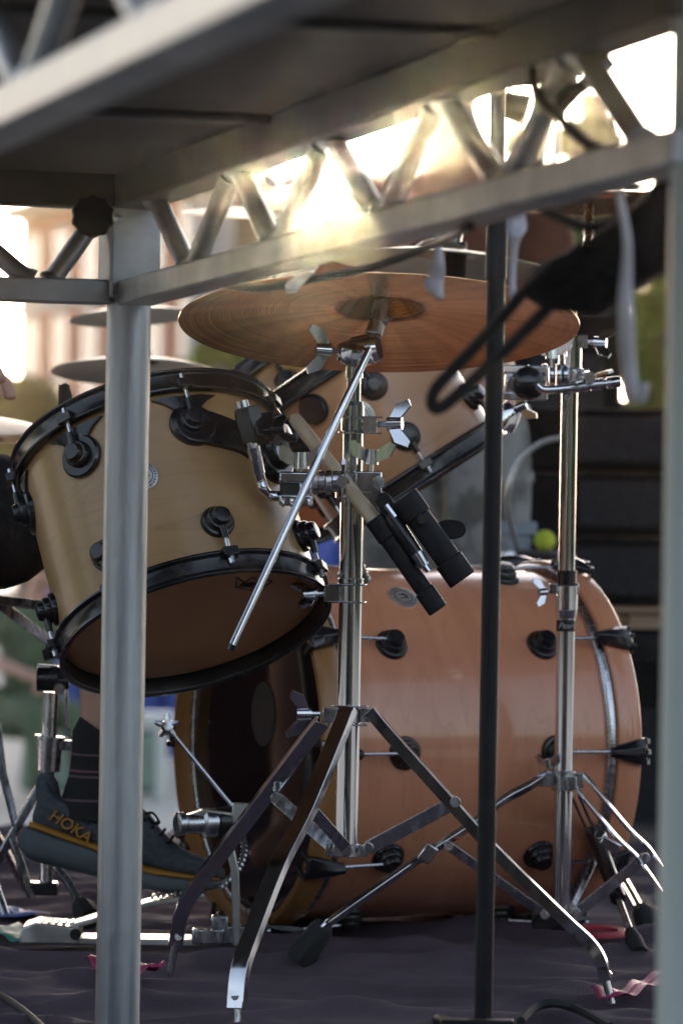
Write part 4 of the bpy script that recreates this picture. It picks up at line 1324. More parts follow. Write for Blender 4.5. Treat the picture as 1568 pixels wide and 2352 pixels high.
bm = BM(); sweep(bm, [Mh[0] + d_ * 0.64, Mh[0] + d_ * 0.66, Mh[0] + d_ * 0.98, Mh[1]], [0.018, 0.0235, 0.0235, 0.018], 26); obj('cam_wheel', bm, M_BLACK, kp, smooth=30)
bm = BM(); bar(bm, [D(418, 1880, KZ - 0.06), D(470, 1862, KZ - 0.06), D(540, 1872, KZ - 0.05)], 0.05, 0.006, V((0, 0, 1))); box(bm, D(555, 1868, KZ - 0.07), (0.028, 0.02, 0.03)); obj('hub_cover', bm, M_PEDAL, kp, bevel=0.002)
for k in range(12):
    pass
bm = BM()
ch0, ch1 = D(548, 1900, KZ - 0.03), D(505, 2040, KZ - 0.03)
sweep(bm, smoothpath([ch0, D(562, 1950, KZ - 0.03), D(545, 2000, KZ - 0.03), ch1], 10), [0.004 + 0.0022 * (k % 2) for k in range(31)], 8); obj('chain', bm, M_CHROME_DULL, kp)
bm = BM(); tube(bm, D(540, 1860, KZ - 0.02), D(386, 1672, KZ - 0.02), 0.0032, n=10)
bs = obj('beater_shaft', bm, M_CHROME_DULL, kp)
bm = BM()
c_ = D(384, 1668, KZ - 0.02)
lathe(bm, [(0, -0.009), (0.008, -0.008), (0.010, 0), (0.008, 0.008), (0, 0.009)], frame(c_, V((0.3, -1, 0.2))), 14)
for k in range(5):
    a = R_(20 + 72 * k); e_ = V((math.cos(a), -0.25 * math.cos(a), math.sin(a)))
    sweep(bm, [c_ + e_ * 0.005, c_ + e_ * 0.016, c_ + e_ * 0.019], [0.0048, 0.0042, 0.003], 8)
obj('star_knob', bm, M_CHROME_DULL, bs)
bm = BM()
for (x, y, w_, h_) in ((480, 2150, 0.05, 0.022), (545, 2146, 0.045, 0.026), (505, 2118, 0.025, 0.02)):
    box(bm, D(x, y, KZ - 0.05), (w_, 0.03, h_))
obj('hoop_clamp', bm, M_CHROME_DULL, kp, bevel=0.002)

# ================================================================== PEOPLE
def skinned(name, verts, edges, radii, mat, parent, root_i=0, sub=2, label=None):
    M = ROOTM[parent.name].inverted()
    bm = BM(); lay = bm.verts.layers.skin.verify()
    bv = [bm.verts.new(M @ V(v)) for v in verts]
    for i, v in enumerate(bv):
        r = radii[i]; v[lay].radius = (r, r); v[lay].use_root = (i == root_i)
    for a, b in edges: bm.edges.new((bv[a], bv[b]))
    me = bpy.data.meshes.new(name); bm.to_mesh(me); bm.free()
    me.materials.append(mat)
    o = bpy.data.objects.new(name, me); COL.objects.link(o); o.parent = parent
    ROOTM[o.name] = ROOTM[parent.name]
    sk = o.modifiers.new('skin', 'SKIN'); sk.use_smooth_shade = True; sk.branch_smoothing = 0.4
    sb = o.modifiers.new('sub', 'SUBSURF'); sb.levels = sub; sb.render_levels = sub
    if label: o['label'] = label
    return o


def body(parent, J, head_dir, mat=M_SKIN, fist=False):
    """one continuous figure from named joints"""
    vs, es, rs_ = [], [], []
    def add(p_, r, to=None):
        vs.append(V(p_)); rs_.append(r)
        if to is not None: es.append((to, len(vs) - 1))
        return len(vs) - 1
    pel = add(J['pelvis'], 0.125)
    sp1 = add(J['pelvis'].lerp(J['chest'], 0.45), 0.115, pel)
    ch = add(J['chest'], 0.13, sp1)
    nb = add(J['neck'], 0.062, ch)
    nk = add(J['neck'].lerp(J['head'], 0.4), 0.055, nb)
    hd = J['head']; hdv = V(head_dir).normalized(); upv = (J['head'] - J['neck']).normalized()
    jaw = add(hd - upv * 0.045 + hdv * 0.02, 0.066, nk)
    mid = add(hd + upv * 0.03 + hdv * 0.008, 0.083, jaw)
    add(hd + upv * 0.10, 0.062, mid)
    nose = add(hd - upv * 0.012 + hdv * 0.105, 0.011, jaw)
    for s_ in ('r', 'l'):
        sh_ = add(J['sh' + s_], 0.062, ch)
        el = add(J['el' + s_], 0.044, sh_)
        md = add(J['el' + s_].lerp(J['wr' + s_], 0.3), 0.043, el)
        wr = add(J['wr' + s_], 0.027, md)
        d = (J['wr' + s_] - J['el' + s_]).normalized()
        side = d.cross(V((0, 0, 1))).normalized(); dn = side.cross(d)
        pm = add(J['wr' + s_] + d * 0.05, 0.030, wr)
        kn = add(J['wr' + s_] + d * 0.085, 0.030, pm)
        for k in range(4):
            o_ = side * (0.027 - 0.018 * k)
            ln = (0.034, 0.04, 0.038, 0.03)[k]
            f1 = add(J['wr' + s_] + d * 0.095 + o_, 0.0095, kn)
            f2 = add(J['wr' + s_] + d * (0.095 + ln) + o_ - dn * 0.012, 0.0088, f1)
            add(J['wr' + s_] + d * (0.095 + ln * 1.4) + o_ - dn * 0.036, 0.0078, f2)
        t1 = add(J['wr' + s_] + d * 0.045 + side * 0.042 - dn * 0.006, 0.012, pm)
        add(J['wr' + s_] + d * 0.082 + side * 0.056 - dn * 0.02, 0.0095, t1)
        hp = add(J['hp' + s_], 0.098, pel)
        th = add(J['hp' + s_].lerp(J['kn' + s_], 0.5), 0.080, hp)
        kn_ = add(J['kn' + s_], 0.058, th)
        cf = add(J['kn' + s_].lerp(J['an' + s_], 0.3), 0.060, kn_)
        lo = add(J['kn' + s_].lerp(J['an' + s_], 0.7), 0.044, cf)
        an = add(J['an' + s_], 0.038, lo)
        add(J['toe' + s_], 0.034, an)
    return skinned('body', vs, es, rs_, mat, parent)


def garment(name, parent, mat, chains):
    vs, es, rs_ = [], [], []
    idx = {}
    for ch in chains:
        prev = None
        for p_, r in ch:
            key = tuple(round(c, 4) for c in p_)
            if key not in idx:
                vs.append(V(p_)); rs_.append(r); idx[key] = len(vs) - 1
            if prev is not None and prev != idx[key]: es.append((prev, idx[key]))
            prev = idx[key]
    return skinned(name, vs, es, rs_, mat, parent)


def hair(parent, head, upv, hdv, mat=M_HAIR, r=0.098):
    bm = BM()
    upv = upv.normalized(); hdv = hdv.normalized()
    Mh_ = frame(head + upv * 0.045 - hdv * 0.012, (upv - hdv * 0.35))
    lathe(bm, [(0.0, r * 1.08), (r * 0.45, r * 1.0), (r * 0.8, r * 0.7), (r * 0.98, r * 0.25), (r * 1.0, -r * 0.1), (r * 0.9, -r * 0.3), (r * 0.8, -r * 0.2)], Mh_, 24)
    for v in bm.verts:
        v.co += V((random.uniform(-1, 1), random.uniform(-1, 1), random.uniform(-1, 1))) * 0.004
    return obj('hair', bm, mat, parent)


# ---- the drummer
PZ = 6.62
J = dict(pelvis=V((-0.90, 6.80, 0.64)), chest=V((-0.90, 6.80, 1.06)), neck=V((-0.87, 6.80, 1.27)), head=V((-0.835, 6.80, 1.42)),
         shr=V((-0.90, 6.61, 1.18)), elr=V((-0.86, 6.50, 0.93)), wrr=V((-0.655, 6.53, 0.905)),
         shl=V((-0.90, 6.99, 1.18)), ell=V((-0.86, 7.10, 0.94)), wrl=V((-0.66, 7.02, 0.90)),
         hpr=V((-0.86, 6.70, 0.64)), knr=D(268, 1200, PZ), anr=D(236, 1842, PZ), toer=D(300, 1935, PZ),
         hpl=V((-0.86, 6.90, 0.64)), knl=V((-0.66, 7.28, 0.60)), anl=V((-0.68, 7.30, 0.10)), toel=V((-0.57, 7.32, 0.04)))
dr = thing('person', 'drummer in black shorts and striped socks, trainer on the pedal', 'person', V((-0.90, 6.80, 0.0)))
body(dr, J, V((1, 0, -0.25)))
hair(dr, J['head'], J['head'] - J['neck'], V((1, 0, 0)))
garment('shorts', dr, M_CLOTH_BLK, [[(J['pelvis'] + V((0, 0, 0.10)), 0.14), (J['pelvis'], 0.15), (J['hpr'], 0.125), (J['hpr'].lerp(J['knr'], 0.5), 0.118), (J['hpr'].lerp(J['knr'], 0.86), 0.115)],
                               [(J['pelvis'], 0.15), (J['hpl'], 0.125), (J['hpl'].lerp(J['knl'], 0.5), 0.115), (J['hpl'].lerp(J['knl'], 0.85), 0.11)]])
M_SHIRT = pmat('grey_cotton', (0.10, 0.10, 0.11), (0.14, 0.14, 0.15), rough=0.9, scale=(30, 30, 30), bump=0.2)
garment('shirt', dr, M_SHIRT, [[(J['pelvis'] + V((0, 0, 0.03)), 0.15), (J['pelvis'].lerp(J['chest'], 0.5), 0.14), (J['chest'], 0.15), (J['chest'].lerp(J['neck'], 0.7), 0.085)],
                            [(J['chest'], 0.15), (J['shr'], 0.08), (J['shr'].lerp(J['elr'], 0.6), 0.066)], [(J['chest'], 0.15), (J['shl'], 0.08), (J['shl'].lerp(J['ell'], 0.6), 0.066)]])
# striped sock
M_SOCK = bpy.data.materials.new('striped_sock'); M_SOCK.use_nodes = True
n, l = M_SOCK.node_tree.nodes, M_SOCK.node_tree.links
t = n.new('ShaderNodeTexCoord'); sp = n.new('ShaderNodeSeparateXYZ'); l.new(t.outputs['Object'], sp.inputs[0])
mr = n.new('ShaderNodeMapRange'); mr.inputs['From Min'].default_value = D(0, 1860, PZ).z; mr.inputs['From Max'].default_value = D(0, 1680, PZ).z
l.new(sp.outputs[2], mr.inputs['Value'])
rp = n.new('ShaderNodeValToRGB'); rp.color_ramp.interpolation = 'CONSTANT'
cr_ = rp.color_ramp
base_c = (0.012, 0.011, 0.012, 1); st_c = (0.11, 0.07, 0.085, 1)
cr_.elements[0].position = 0; cr_.elements[0].color = base_c
cr_.elements[1].position = 0.14; cr_.elements[1].color = st_c
for pos, c in ((0.17, base_c), (0.44, st_c), (0.47, base_c), (0.51, (0.15, 0.06, 0.08, 1)), (0.54, base_c), (0.72, st_c), (0.75, base_c)):
    e = cr_.elements.new(pos); e.color = c
l.new(mr.outputs[0], rp.inputs[0]); l.new(rp.outputs[0], n['Principled BSDF'].inputs['Base Color']); n['Principled BSDF'].inputs['Roughness'].default_value = 0.9
bm = BM()
sk_pts = [(250, 1686, 0.0515), (246, 1692, 0.053), (240, 1745, 0.051), (228, 1800, 0.048), (216, 1840, 0.049), (212, 1880, 0.050)]
sweep(bm, [D(x, y, PZ) for x, y, r in sk_pts], [r for x, y, r in sk_pts], 28)
obj('sock', bm, M_SOCK, dr)
# the trainer: sole, stripe and upper lofted along the foot
def loft(bm, st, Zc, e=0.7, n=28):
    prev = None
    for x, y0, y1, hw in st:
        a = D(x, y0, Zc); b = D(x, y1, Zc)
        c = (a + b) / 2; hh_ = (a.z - b.z) / 2
        rg = []
        for k in range(n):
            t = 2 * math.pi * k / n
            ct, st_ = math.cos(t), math.sin(t)
            rg.append(bm.verts.new(c + V((0, hw * math.copysign(abs(ct) ** e, ct), hh_ * math.copysign(abs(st_) ** e, st_)))))
        if prev: bridge(bm, prev, rg)
        else: bm.faces.new(rg[::-1])
        prev = rg
    bm.faces.new(prev)


def dense(st, k=4):
    pts = smoothpath([V((a, b, c)) for a, b, c, d in st], k); w_ = smoothpath([V((d, 0, 0)) for a, b, c, d in st], k)
    return [(p_.x, p_.y, p_.z, max(q.x, 0.003)) for p_, q in zip(pts, w_)]


M_SOLE = pmat('foam_sole', (0.06, 0.075, 0.085), (0.095, 0.115, 0.125), rough=0.7, scale=(10, 10, 20), bump=0.1)
M_UPPER = pmat('knit_upper', (0.045, 0.055, 0.068), (0.070, 0.082, 0.098), rough=0.85, scale=(120, 120, 120), bump=0.3)
M_ORANGE = pmat('orange_trim', (0.30, 0.135, 0.012), (0.36, 0.165, 0.018), rough=0.6, scale=(20, 20, 20))
bm = BM()
loft(bm, dense([(44, 1924, 1944, 0.012), (60, 1897, 1966, 0.030), (90, 1895, 1980, 0.038), (150, 1914, 1994, 0.040), (230, 1942, 2014, 0.037), (320, 1984, 2036, 0.039), (400, 2000, 2050, 0.044), (460, 2009, 2047, 0.043), (505, 2014, 2038, 0.032), (524, 2019, 2030, 0.012)]), PZ)
sole = obj('shoe_sole', bm, M_SOLE, dr)
bm = BM()
loft(bm, dense([(70, 1884, 1902, 0.028), (92, 1888, 1906, 0.0400), (150, 1908, 1928, 0.0420), (230, 1936, 1957, 0.0392), (320, 1980, 2000, 0.0412), (400, 1996, 2013, 0.0462), (460, 2005, 2019, 0.0450), (505, 2011, 2022, 0.0335)]), PZ)
obj('shoe_stripe', bm, M_ORANGE, sole)
bm = BM()
loft(bm, dense([(76, 1872, 1893, 0.010), (84, 1845, 1900, 0.024), (100, 1800, 1906, 0.030), (112, 1795, 1908, 0.033), (135, 1826, 1914, 0.036), (180, 1840, 1928, 0.038), (240, 1832, 1952, 0.038), (300, 1845, 1976, 0.038), (340, 1868, 1990, 0.038), (380, 1918, 2002, 0.041), (430, 1955, 2010, 0.043), (485, 1975, 2016, 0.039), (516, 1998, 2020, 0.020)]), PZ)
upper = obj('shoe_upper', bm, M_UPPER, dr)
bm = BM()
sweep(bm, [D(112, 1835, PZ), D(108, 1800, PZ), D(104, 1780, PZ), D(102, 1774, PZ)], [0.020, 0.017, 0.012, 0.006], 14)
obj('heel_tab', bm, M_UPPER, upper)
bm = BM()
for k in range(4):
    q = D(335 + 18 * k, 1880 + 17 * k, PZ)
    tube(bm, q + V((0, -0.034, 0)), q + V((0.004, 0.03, 0.004)), 0.0026, n=6)
sweep(bm, smoothpath([D(335, 1868, PZ - 0.02), D(352, 1868, PZ - 0.03), D(366, 1888, PZ - 0.035), D(356, 1892, PZ - 0.035), D(340, 1878, PZ - 0.03)], 5), 0.002, 6)
obj('laces', bm, M_CLOTH_BLK, upper)
dtx = (D(208, 1922, PZ) - D(122, 1868, PZ)).normalized(); dty = V((0, -1, 0)).cross(dtx)
dty = V((-dtx.z, 0, dtx.x))
Mt = Matrix((dtx, dty, V((0, -1, 0)))).transposed().to_4x4(); Mt.translation = D(166, 1894, PZ) + V((0, -0.0385, 0))
text_mesh('lettering', 'HOKA', M_ORANGE, dr, Mt, 0.0245, shear=0.12, bold=0.0004, extrude=0.003)
# throne
th = thing('drum_throne', 'round black drum throne under the seated drummer', 'stool', V((-0.92, 6.80, 0)))
bm = BM(); lathe(bm, [(0, 0.44), (0.15, 0.44), (0.17, 0.455), (0.17, 0.51), (0.15, 0.53), (0, 0.53)], Matrix.Translation(V((-0.92, 6.80, 0))), 32); obj('seat', bm, M_CLOTH_BLK, th)
bm = BM(); tube(bm, V((-0.92, 6.8, 0.12)), V((-0.92, 6.8, 0.45)), 0.016, n=16); obj('post', bm, M_CHROME_DULL, th)
for k in range(3):
    a = R_(50 + 120 * k); bm = BM(); tube(bm, V((-0.92, 6.8, 0.25)), V((-0.92 + 0.25 * math.cos(a), 6.8 + 0.25 * math.sin(a), 0.012)), 0.009, n=10); obj('leg', bm, M_CHROME_DULL, th)


def standing(px, Zp, base, label, shirt, trousers, face, hgt=1.76, lean=0.0):
    x = D(px, 1176, Zp).x; k = hgt / 1.76
    o_ = V((x, Zp, base))
    fw = V(face).normalized(); sd = fw.cross(V((0, 0, 1)))
    def q(s_, f, z): return o_ + sd * s_ * k + fw * f * k + V((0, 0, z * k))
    Jp = dict(pelvis=q(0, 0, 0.95), chest=q(0, lean, 1.27), neck=q(0, lean, 1.48), head=q(0, lean + 0.03, 1.62),
              shr=q(0.19, lean, 1.41), elr=q(0.27, lean + 0.06, 1.13), wrr=q(0.12, 0.24, 1.14), shl=q(-0.19, lean, 1.41), ell=q(-0.27, lean + 0.06, 1.13), wrl=q(-0.10, 0.26, 1.16),
              hpr=q(0.10, 0, 0.92), knr=q(0.11, 0.02, 0.49), anr=q(0.12, -0.02, 0.09), toer=q(0.13, 0.15, 0.035), hpl=q(-0.10, 0, 0.92), knl=q(-0.11, 0.03, 0.49), anl=q(-0.12, 0, 0.09), toel=q(-0.14, 0.17, 0.035))
    r = thing('person', label, 'person', o_)
    body(r, Jp, fw)
    hair(r, Jp['head'], V((0, 0, 1)), fw)
    garment('shirt', r, shirt, [[(Jp['pelvis'], 0.142), (Jp['pelvis'].lerp(Jp['chest'], 0.5), 0.135), (Jp['chest'], 0.148), (Jp['chest'].lerp(Jp['neck'], 0.7), 0.085)],
                              [(Jp['chest'], 0.148), (Jp['shr'], 0.08), (Jp['elr'], 0.062), (Jp['elr'].lerp(Jp['wrr'], 0.5), 0.056), (Jp['wrr'], 0.044)], [(Jp['chest'], 0.148), (Jp['shl'], 0.08), (Jp['ell'], 0.062), (Jp['ell'].lerp(Jp['wrl'], 0.5), 0.056), (Jp['wrl'], 0.044)]])
    garment('trousers', r, trousers, [[(Jp['pelvis'] + V((0, 0, 0.06)), 0.135), (Jp['pelvis'], 0.14), (Jp['hpr'], 0.108), (Jp['knr'], 0.085), (Jp['anr'], 0.07)], [(Jp['pelvis'], 0.14), (Jp['hpl'], 0.108), (Jp['knl'], 0.085), (Jp['anl'], 0.07)]])
    return r


M_RUST = pmat('rust_cotton', (0.10, 0.036, 0.022), (0.14, 0.052, 0.032), rough=0.9, scale=(20, 20, 20), bump=0.2)
M_GREYTR = pmat('grey_camouflage', (0.13, 0.13, 0.125), (0.30, 0.30, 0.30), rough=0.9, scale=(9, 9, 9), lo=0.45, hi=0.55)
M_OLIVE = pmat('green_cotton', (0.07, 0.10, 0.06), (0.10, 0.14, 0.08), rough=0.9, scale=(12, 12, 12), bump=0.2)
M_NAVY = pmat('navy_cotton', (0.03, 0.035, 0.06), (0.045, 0.05, 0.08), rough=0.9, scale=(12, 12, 12))
standing(1030, 9.4, 0.0, 'musician in rust shirt and grey camouflage trousers standing behind the drums', M_RUST, M_GREYTR, (-0.5, -1, 0), 1.74)

# seated onlooker far left on a bench
bx = D(62, 1500, 23.0).x
Jq = dict(pelvis=V((bx, 23, -0.38)), chest=V((bx + 0.02, 22.95, 0.0)), neck=V((bx + 0.05, 22.9, 0.20)), head=V((bx + 0.09, 22.86, 0.33)),
          shr=V((bx - 0.12, 22.85, 0.12)), elr=V((bx - 0.22, 22.7, -0.12)), wrr=V((bx + 0.02, 22.5, -0.19)), shl=V((bx + 0.17, 22.95, 0.12)), ell=V((bx + 0.28, 22.8, -0.14)), wrl=V((bx + 0.16, 22.55, -0.22)),
          hpr=V((bx - 0.06, 22.95, -0.4)), knr=V((bx + 0.1, 22.5, -0.42)), anr=V((bx + 0.12, 22.5, -0.82)), toer=V((bx + 0.16, 22.36, -0.87)), hpl=V((bx + 0.1, 23, -0.4)), knl=V((bx + 0.3, 22.6, -0.42)), anl=V((bx + 0.34, 22.6, -0.82)), toel=V((bx + 0.42, 22.48, -0.87)))
on = thing('person', 'onlooker in a green shirt sitting blurred at the far left', 'person', V((bx, 23, GZ)))
body(on, Jq, V((0.5, -1, -0.1)))
hair(on, Jq['head'], Jq['head'] - Jq['neck'], V((0.5, -1, 0)))
garment('shirt', on, M_OLIVE, [[(Jq['pelvis'], 0.15), (Jq['chest'], 0.155), (Jq['chest'].lerp(Jq['neck'], 0.7), 0.085)], [(Jq['chest'], 0.155), (Jq['shr'], 0.085), (Jq['shr'].lerp(Jq['elr'], 0.7), 0.066)], [(Jq['chest'], 0.155), (Jq['shl'], 0.085), (Jq['shl'].lerp(Jq['ell'], 0.7), 0.066)]])
garment('trousers', on, M_OLIVE, [[(Jq['pelvis'], 0.145), (Jq['hpr'], 0.11), (Jq['knr'], 0.085), (Jq['anr'], 0.066)], [(Jq['pelvis'], 0.145), (Jq['hpl'], 0.11), (Jq['knl'], 0.085), (Jq['anl'], 0.066)]])
M_WHITEPL = pmat('white_plastic', (0.62, 0.64, 0.62), (0.70, 0.72, 0.70), rough=0.45, scale=(5, 5, 5))
M_PALEGRN = pmat('pale_green_plastic', (0.22, 0.32, 0.27), (0.28, 0.39, 0.33), rough=0.5, scale=(5, 5, 5))
bn = thing('bench', 'white bench top running behind the chrome snare stand', 'bench', V((D(200, 1640, 23.6).x, 23.6, GZ)))
bm = BM(); a = D(-60, 1646, 23.6); b = D(400, 1646, 23.6); box(bm, (a + b) / 2, (b.x - a.x, 0.34, 0.06)); obj('seat', bm, M_WHITEPL, bn, bevel=0.02)
for fx in (0.06, 0.94):
    bm = BM(); q = a.lerp(b, fx); box(bm, V((q.x, 23.6, (q.z - 0.03 + GZ) / 2)), (0.05, 0.28, q.z - 0.03 - GZ)); obj('leg', bm, M_WHITEPL, bn, bevel=0.005)
ck = thing('cooler_box', 'pale green cooler with a rounded white lid beneath the white bench', 'cooler', V((D(215, 1800, 24.2).x, 24.2, GZ)))
bm = BM(); a = D(46, 1800, 24.2); b = D(388, 1800, 24.2); box(bm, V(((a.x + b.x) / 2, 24.2, GZ + 0.17)), (b.x - a.x, 0.4, 0.34), taper=0.93); obj('tub', bm, M_PALEGRN, ck, bevel=0.05)
bm = BM(); box(bm, V(((a.x + b.x) / 2, 24.2, GZ + 0.375)), ((b.x - a.x) * 0.92, 0.42, 0.06), taper=0.9); obj('lid', bm, M_WHITEPL, ck, bevel=0.02)

# ================================================================== BACKGROUND
bf = thing('fabric_barrier', 'blue fabric barrier on posts far behind the drums', 'barrier', V((D(500, 1400, 27).x, 27, GZ)))
bm = BM()
a = D(96, 1300, 27); b = D(900, 1300, 27); ztop = D(500, 1218, 27).z
rows = []
for i in range(41):
    x = a.x + (b.x - a.x) * i / 40; y = 27 + 0.04 * math.sin(i * 1.9) + 0.02 * math.sin(i * 4.1)
    rows.append([bm.verts.new((x, y, z)) for z in (GZ + 0.02, (GZ + ztop) / 2, ztop - 0.01 * math.sin(i * 0.8) ** 2)])
for r0, r1 in zip(rows[:-1], rows[1:]):
    for k in range(2): bm.faces.new((r0[k], r1[k], r1[k + 1], r0[k + 1]))
fb = obj('fabric', bm, M_BLUE, bf); sd = fb.modifiers.new('thick', 'SOLIDIFY'); sd.thickness = 0.004
for i in range(4):
    bm = BM(); x = a.x + (b.x - a.x) * i / 3; tube(bm, V((x, 27.06, GZ)), V((x, 27.06, ztop + 0.03)), 0.02, n=10); obj('post', bm, M_CHROME_DULL, bf)

# ---- buildings
def brickmat(name, c1, c2, mortar):
    m = bpy.data.materials.new(name); m.use_nodes = True
    n, l = m.node_tree.nodes, m.node_tree.links; b = n['Principled BSDF']
    t = n.new('ShaderNodeTexCoord'); mp = n.new('ShaderNodeMapping'); mp.inputs['Rotation'].default_value = (math.pi / 2, 0, 0)
    br = n.new('ShaderNodeTexBrick'); br.inputs['Color1'].default_value = (*c1, 1); br.inputs['Color2'].default_value = (*c2, 1); br.inputs['Mortar'].default_value = (*mortar, 1)
    br.inputs['Scale'].default_value = 4.0
    l.new(t.outputs['Object'], mp.inputs[0]); l.new(mp.outputs[0], br.inputs[0]); l.new(br.outputs[0], b.inputs['Base Color']); b.inputs['Roughness'].default_value = 0.85
    return m


M_BRICK = brickmat('orange_brick', (0.46, 0.135, 0.055), (0.38, 0.105, 0.042), (0.36, 0.30, 0.24))
M_STONE = pmat('pale_stone', (0.42, 0.42, 0.41), (0.50, 0.50, 0.49), rough=0.8, scale=(1, 1, 1))
M_GLASS = pmat('window_glass', (0.22, 0.27, 0.32), (0.30, 0.35, 0.40), rough=0.12, scale=(0.6, 0.6, 0.6), spec=0.4)
M_GREYW = pmat('grey_render', (0.24, 0.25, 0.28), (0.29, 0.30, 0.33), rough=0.85, scale=(0.5, 0.5, 0.5))
M_ROOFM = pmat('roof_felt', (0.10, 0.10, 0.10), (0.14, 0.14, 0.14), rough=0.9, scale=(1, 1, 1))


def building(name, label, A, B, ztop, depth, wallm, rows_z, ncol, ww, band=None):
    """facade from A to B (ground points); windows are parts with frame, pane set back"""
    d = (B - A); Lf = V((d.x, d.y, 0)).length; d = V((d.x, d.y, 0)).normalized()
    nrm_ = V((d.y, -d.x, 0))
    if nrm_.y > 0: nrm_ = -nrm_
    M = Matrix((d, -nrm_, V((0, 0, 1)))).transposed().to_4x4(); M.translation = V((A.x, A.y, GZ))
    r = thing(name, label, 'building', M)
    H = ztop - GZ
    bm = BM(); box(bm, V((Lf / 2, depth / 2, H / 2)), (Lf, depth, H)); obj('wall', bm, wallm, r, local=True)
    bm = BM(); box(bm, V((Lf / 2, depth / 2 - 0.05, H + 0.15)), (Lf + 0.5, depth + 0.5, 0.30)); obj('roof', bm, M_ROOFM, r, local=True)
    for z in (band or []):
        bm = BM(); box(bm, V((Lf / 2, -0.04, z)), (Lf - 0.02, 0.08, 0.22)); obj('cornice', bm, M_STONE, r, local=True)
    wmesh = pmesh = None
    for z0, hh_ in rows_z:
        wmesh = None
        for i in range(ncol):
            x = Lf * (i + 0.5) / ncol
            if wmesh is None:
                bm = BM()
                for (cx_, cz_, w_, h_) in ((0, hh_ / 2, ww, 0.07), (0, -hh_ / 2, ww + 0.1, 0.09), (-ww / 2, 0, 0.06, hh_ - 0.09), (ww / 2, 0, 0.06, hh_ - 0.09), (0, 0, 0.05, hh_ - 0.09)):
                    box(bm, V((cx_, -0.012, cz_)), (w_, 0.05, h_))
                w0 = obj('window', bm, M_STONE, r, local=True); wmesh = w0.data
                bm = BM(); box(bm, V((0, -0.01, 0)), (ww - 0.1, 0.03, hh_ - 0.1)); p0 = obj('pane', bm, M_GLASS, w0, local=True); pmesh = p0.data
                p0.parent = w0
            else:
                w0 = bpy.data.objects.new('window', wmesh); COL.objects.link(w0); w0.parent = r
                p0 = bpy.data.objects.new('pane', pmesh); COL.objects.link(p0); p0.parent = w0
            w0.location = (x, 0, z0 + hh_ / 2)
    return r


building('brick_building', 'orange brick building with rows of tall windows at the left', D(38, 1176, 85), D(470, 1176, 72.5), D(38, 510, 85).z, 1.6, M_BRICK, [(1.2, 1.1), (2.9, 1.15), (4.1, 1.1), (5.65, 1.15)], 6, 1.15, [5.42])
building('grey_building', 'plain grey building edge between brick building and sun', D(432, 1176, 68), D(728, 1176, 68), D(570, 432, 68).z, 9, M_GREYW, [(1.2, 1.3), (3.2, 1.3)], 3, 0.8)
building('brown_building', 'low brown building seen through the truss right of the sun', D(730, 1176, 64), D(1180, 1176, 64), D(950, 464, 64).z, 8, M_BRICK, [(0.9, 1.2), (2.6, 1.2)], 4, 0.9)

tw = thing('brick_tower', 'narrow dark brown tower before the grey building, left of the sun', 'tower', V((D(572, 1176, 52).x, 52, GZ)))
bm = BM(); a = D(540, 436, 52); b = D(604, 436, 52); box(bm, V(((a.x + b.x) / 2, 52.5, (a.z + GZ) / 2)), (b.x - a.x, 1.0, a.z - GZ)); obj('wall', bm, pmat('dark_brown_render', (0.06, 0.04, 0.035), (0.09, 0.06, 0.05), rough=0.9, scale=(1, 1, 1)), tw)
bm = BM(); box(bm, V(((a.x + b.x) / 2, 52.5, a.z + 0.06)), (b.x - a.x + 0.1, 1.1, 0.12)); obj('cap', bm, M_ROOFM, tw)

# ---- trees
M_BARK = pmat('bark', (0.07, 0.05, 0.035), (0.11, 0.08, 0.06), rough=0.9, scale=(9, 9, 2), bump=0.4)


def leafmat(name, c1, c2):
    m = pmat(name, c1, c2, rough=0.5, scale=(1.3, 1.3, 1.3), lo=0.4, hi=0.6)
    n, l = m.node_tree.nodes, m.node_tree.links
    b = n['Principled BSDF']; out = [k for k in n if k.type == 'OUTPUT_MATERIAL'][0]
    tr = n.new('ShaderNodeBsdfTranslucent'); l.new(b.inputs['Base Color'].links[0].from_socket, tr.inputs[0])
    mx = n.new('ShaderNodeMixShader'); mx.inputs[0].default_value = 0.45
    l.new(b.outputs[0], mx.inputs[1]); l.new(tr.outputs[0], mx.inputs[2]); l.new(mx.outputs[0], out.inputs[0])
    return m


M_LEAF = leafmat('leaves_green', (0.045, 0.10, 0.022), (0.10, 0.17, 0.035))
M_LEAFD = leafmat('leaves_dark', (0.022, 0.055, 0.018), (0.045, 0.09, 0.026))
M_LEAFY = leafmat('leaves_yellow_green', (0.12, 0.18, 0.025), (0.18, 0.24, 0.04))


def leaf_cloud(centers, n, size, rnd):
    vs, fs = [], []
    for i in range(n):
        c, r = centers[rnd.randrange(len(centers))]
        while True:
            p = V((rnd.uniform(-1, 1), rnd.uniform(-1, 1), rnd.uniform(-1, 1)))
            if p.length < 1: break
        p = c + V((p.x * r, p.y * r, p.z * r * 0.8)) * (0.55 + 0.45 * rnd.random())
        a = V((rnd.gauss(0, 1), rnd.gauss(0, 1), rnd.gauss(0, 1))).normalized(); b_ = a.orthogonal().normalized()
        s_ = size * rnd.uniform(0.6, 1.3)
        k = len(vs)
        vs += [p - a * s_, p + b_ * s_ * 0.45, p + a * s_, p - b_ * s_ * 0.45]
        fs.append((k, k + 1, k + 2, k + 3))
    return vs, fs


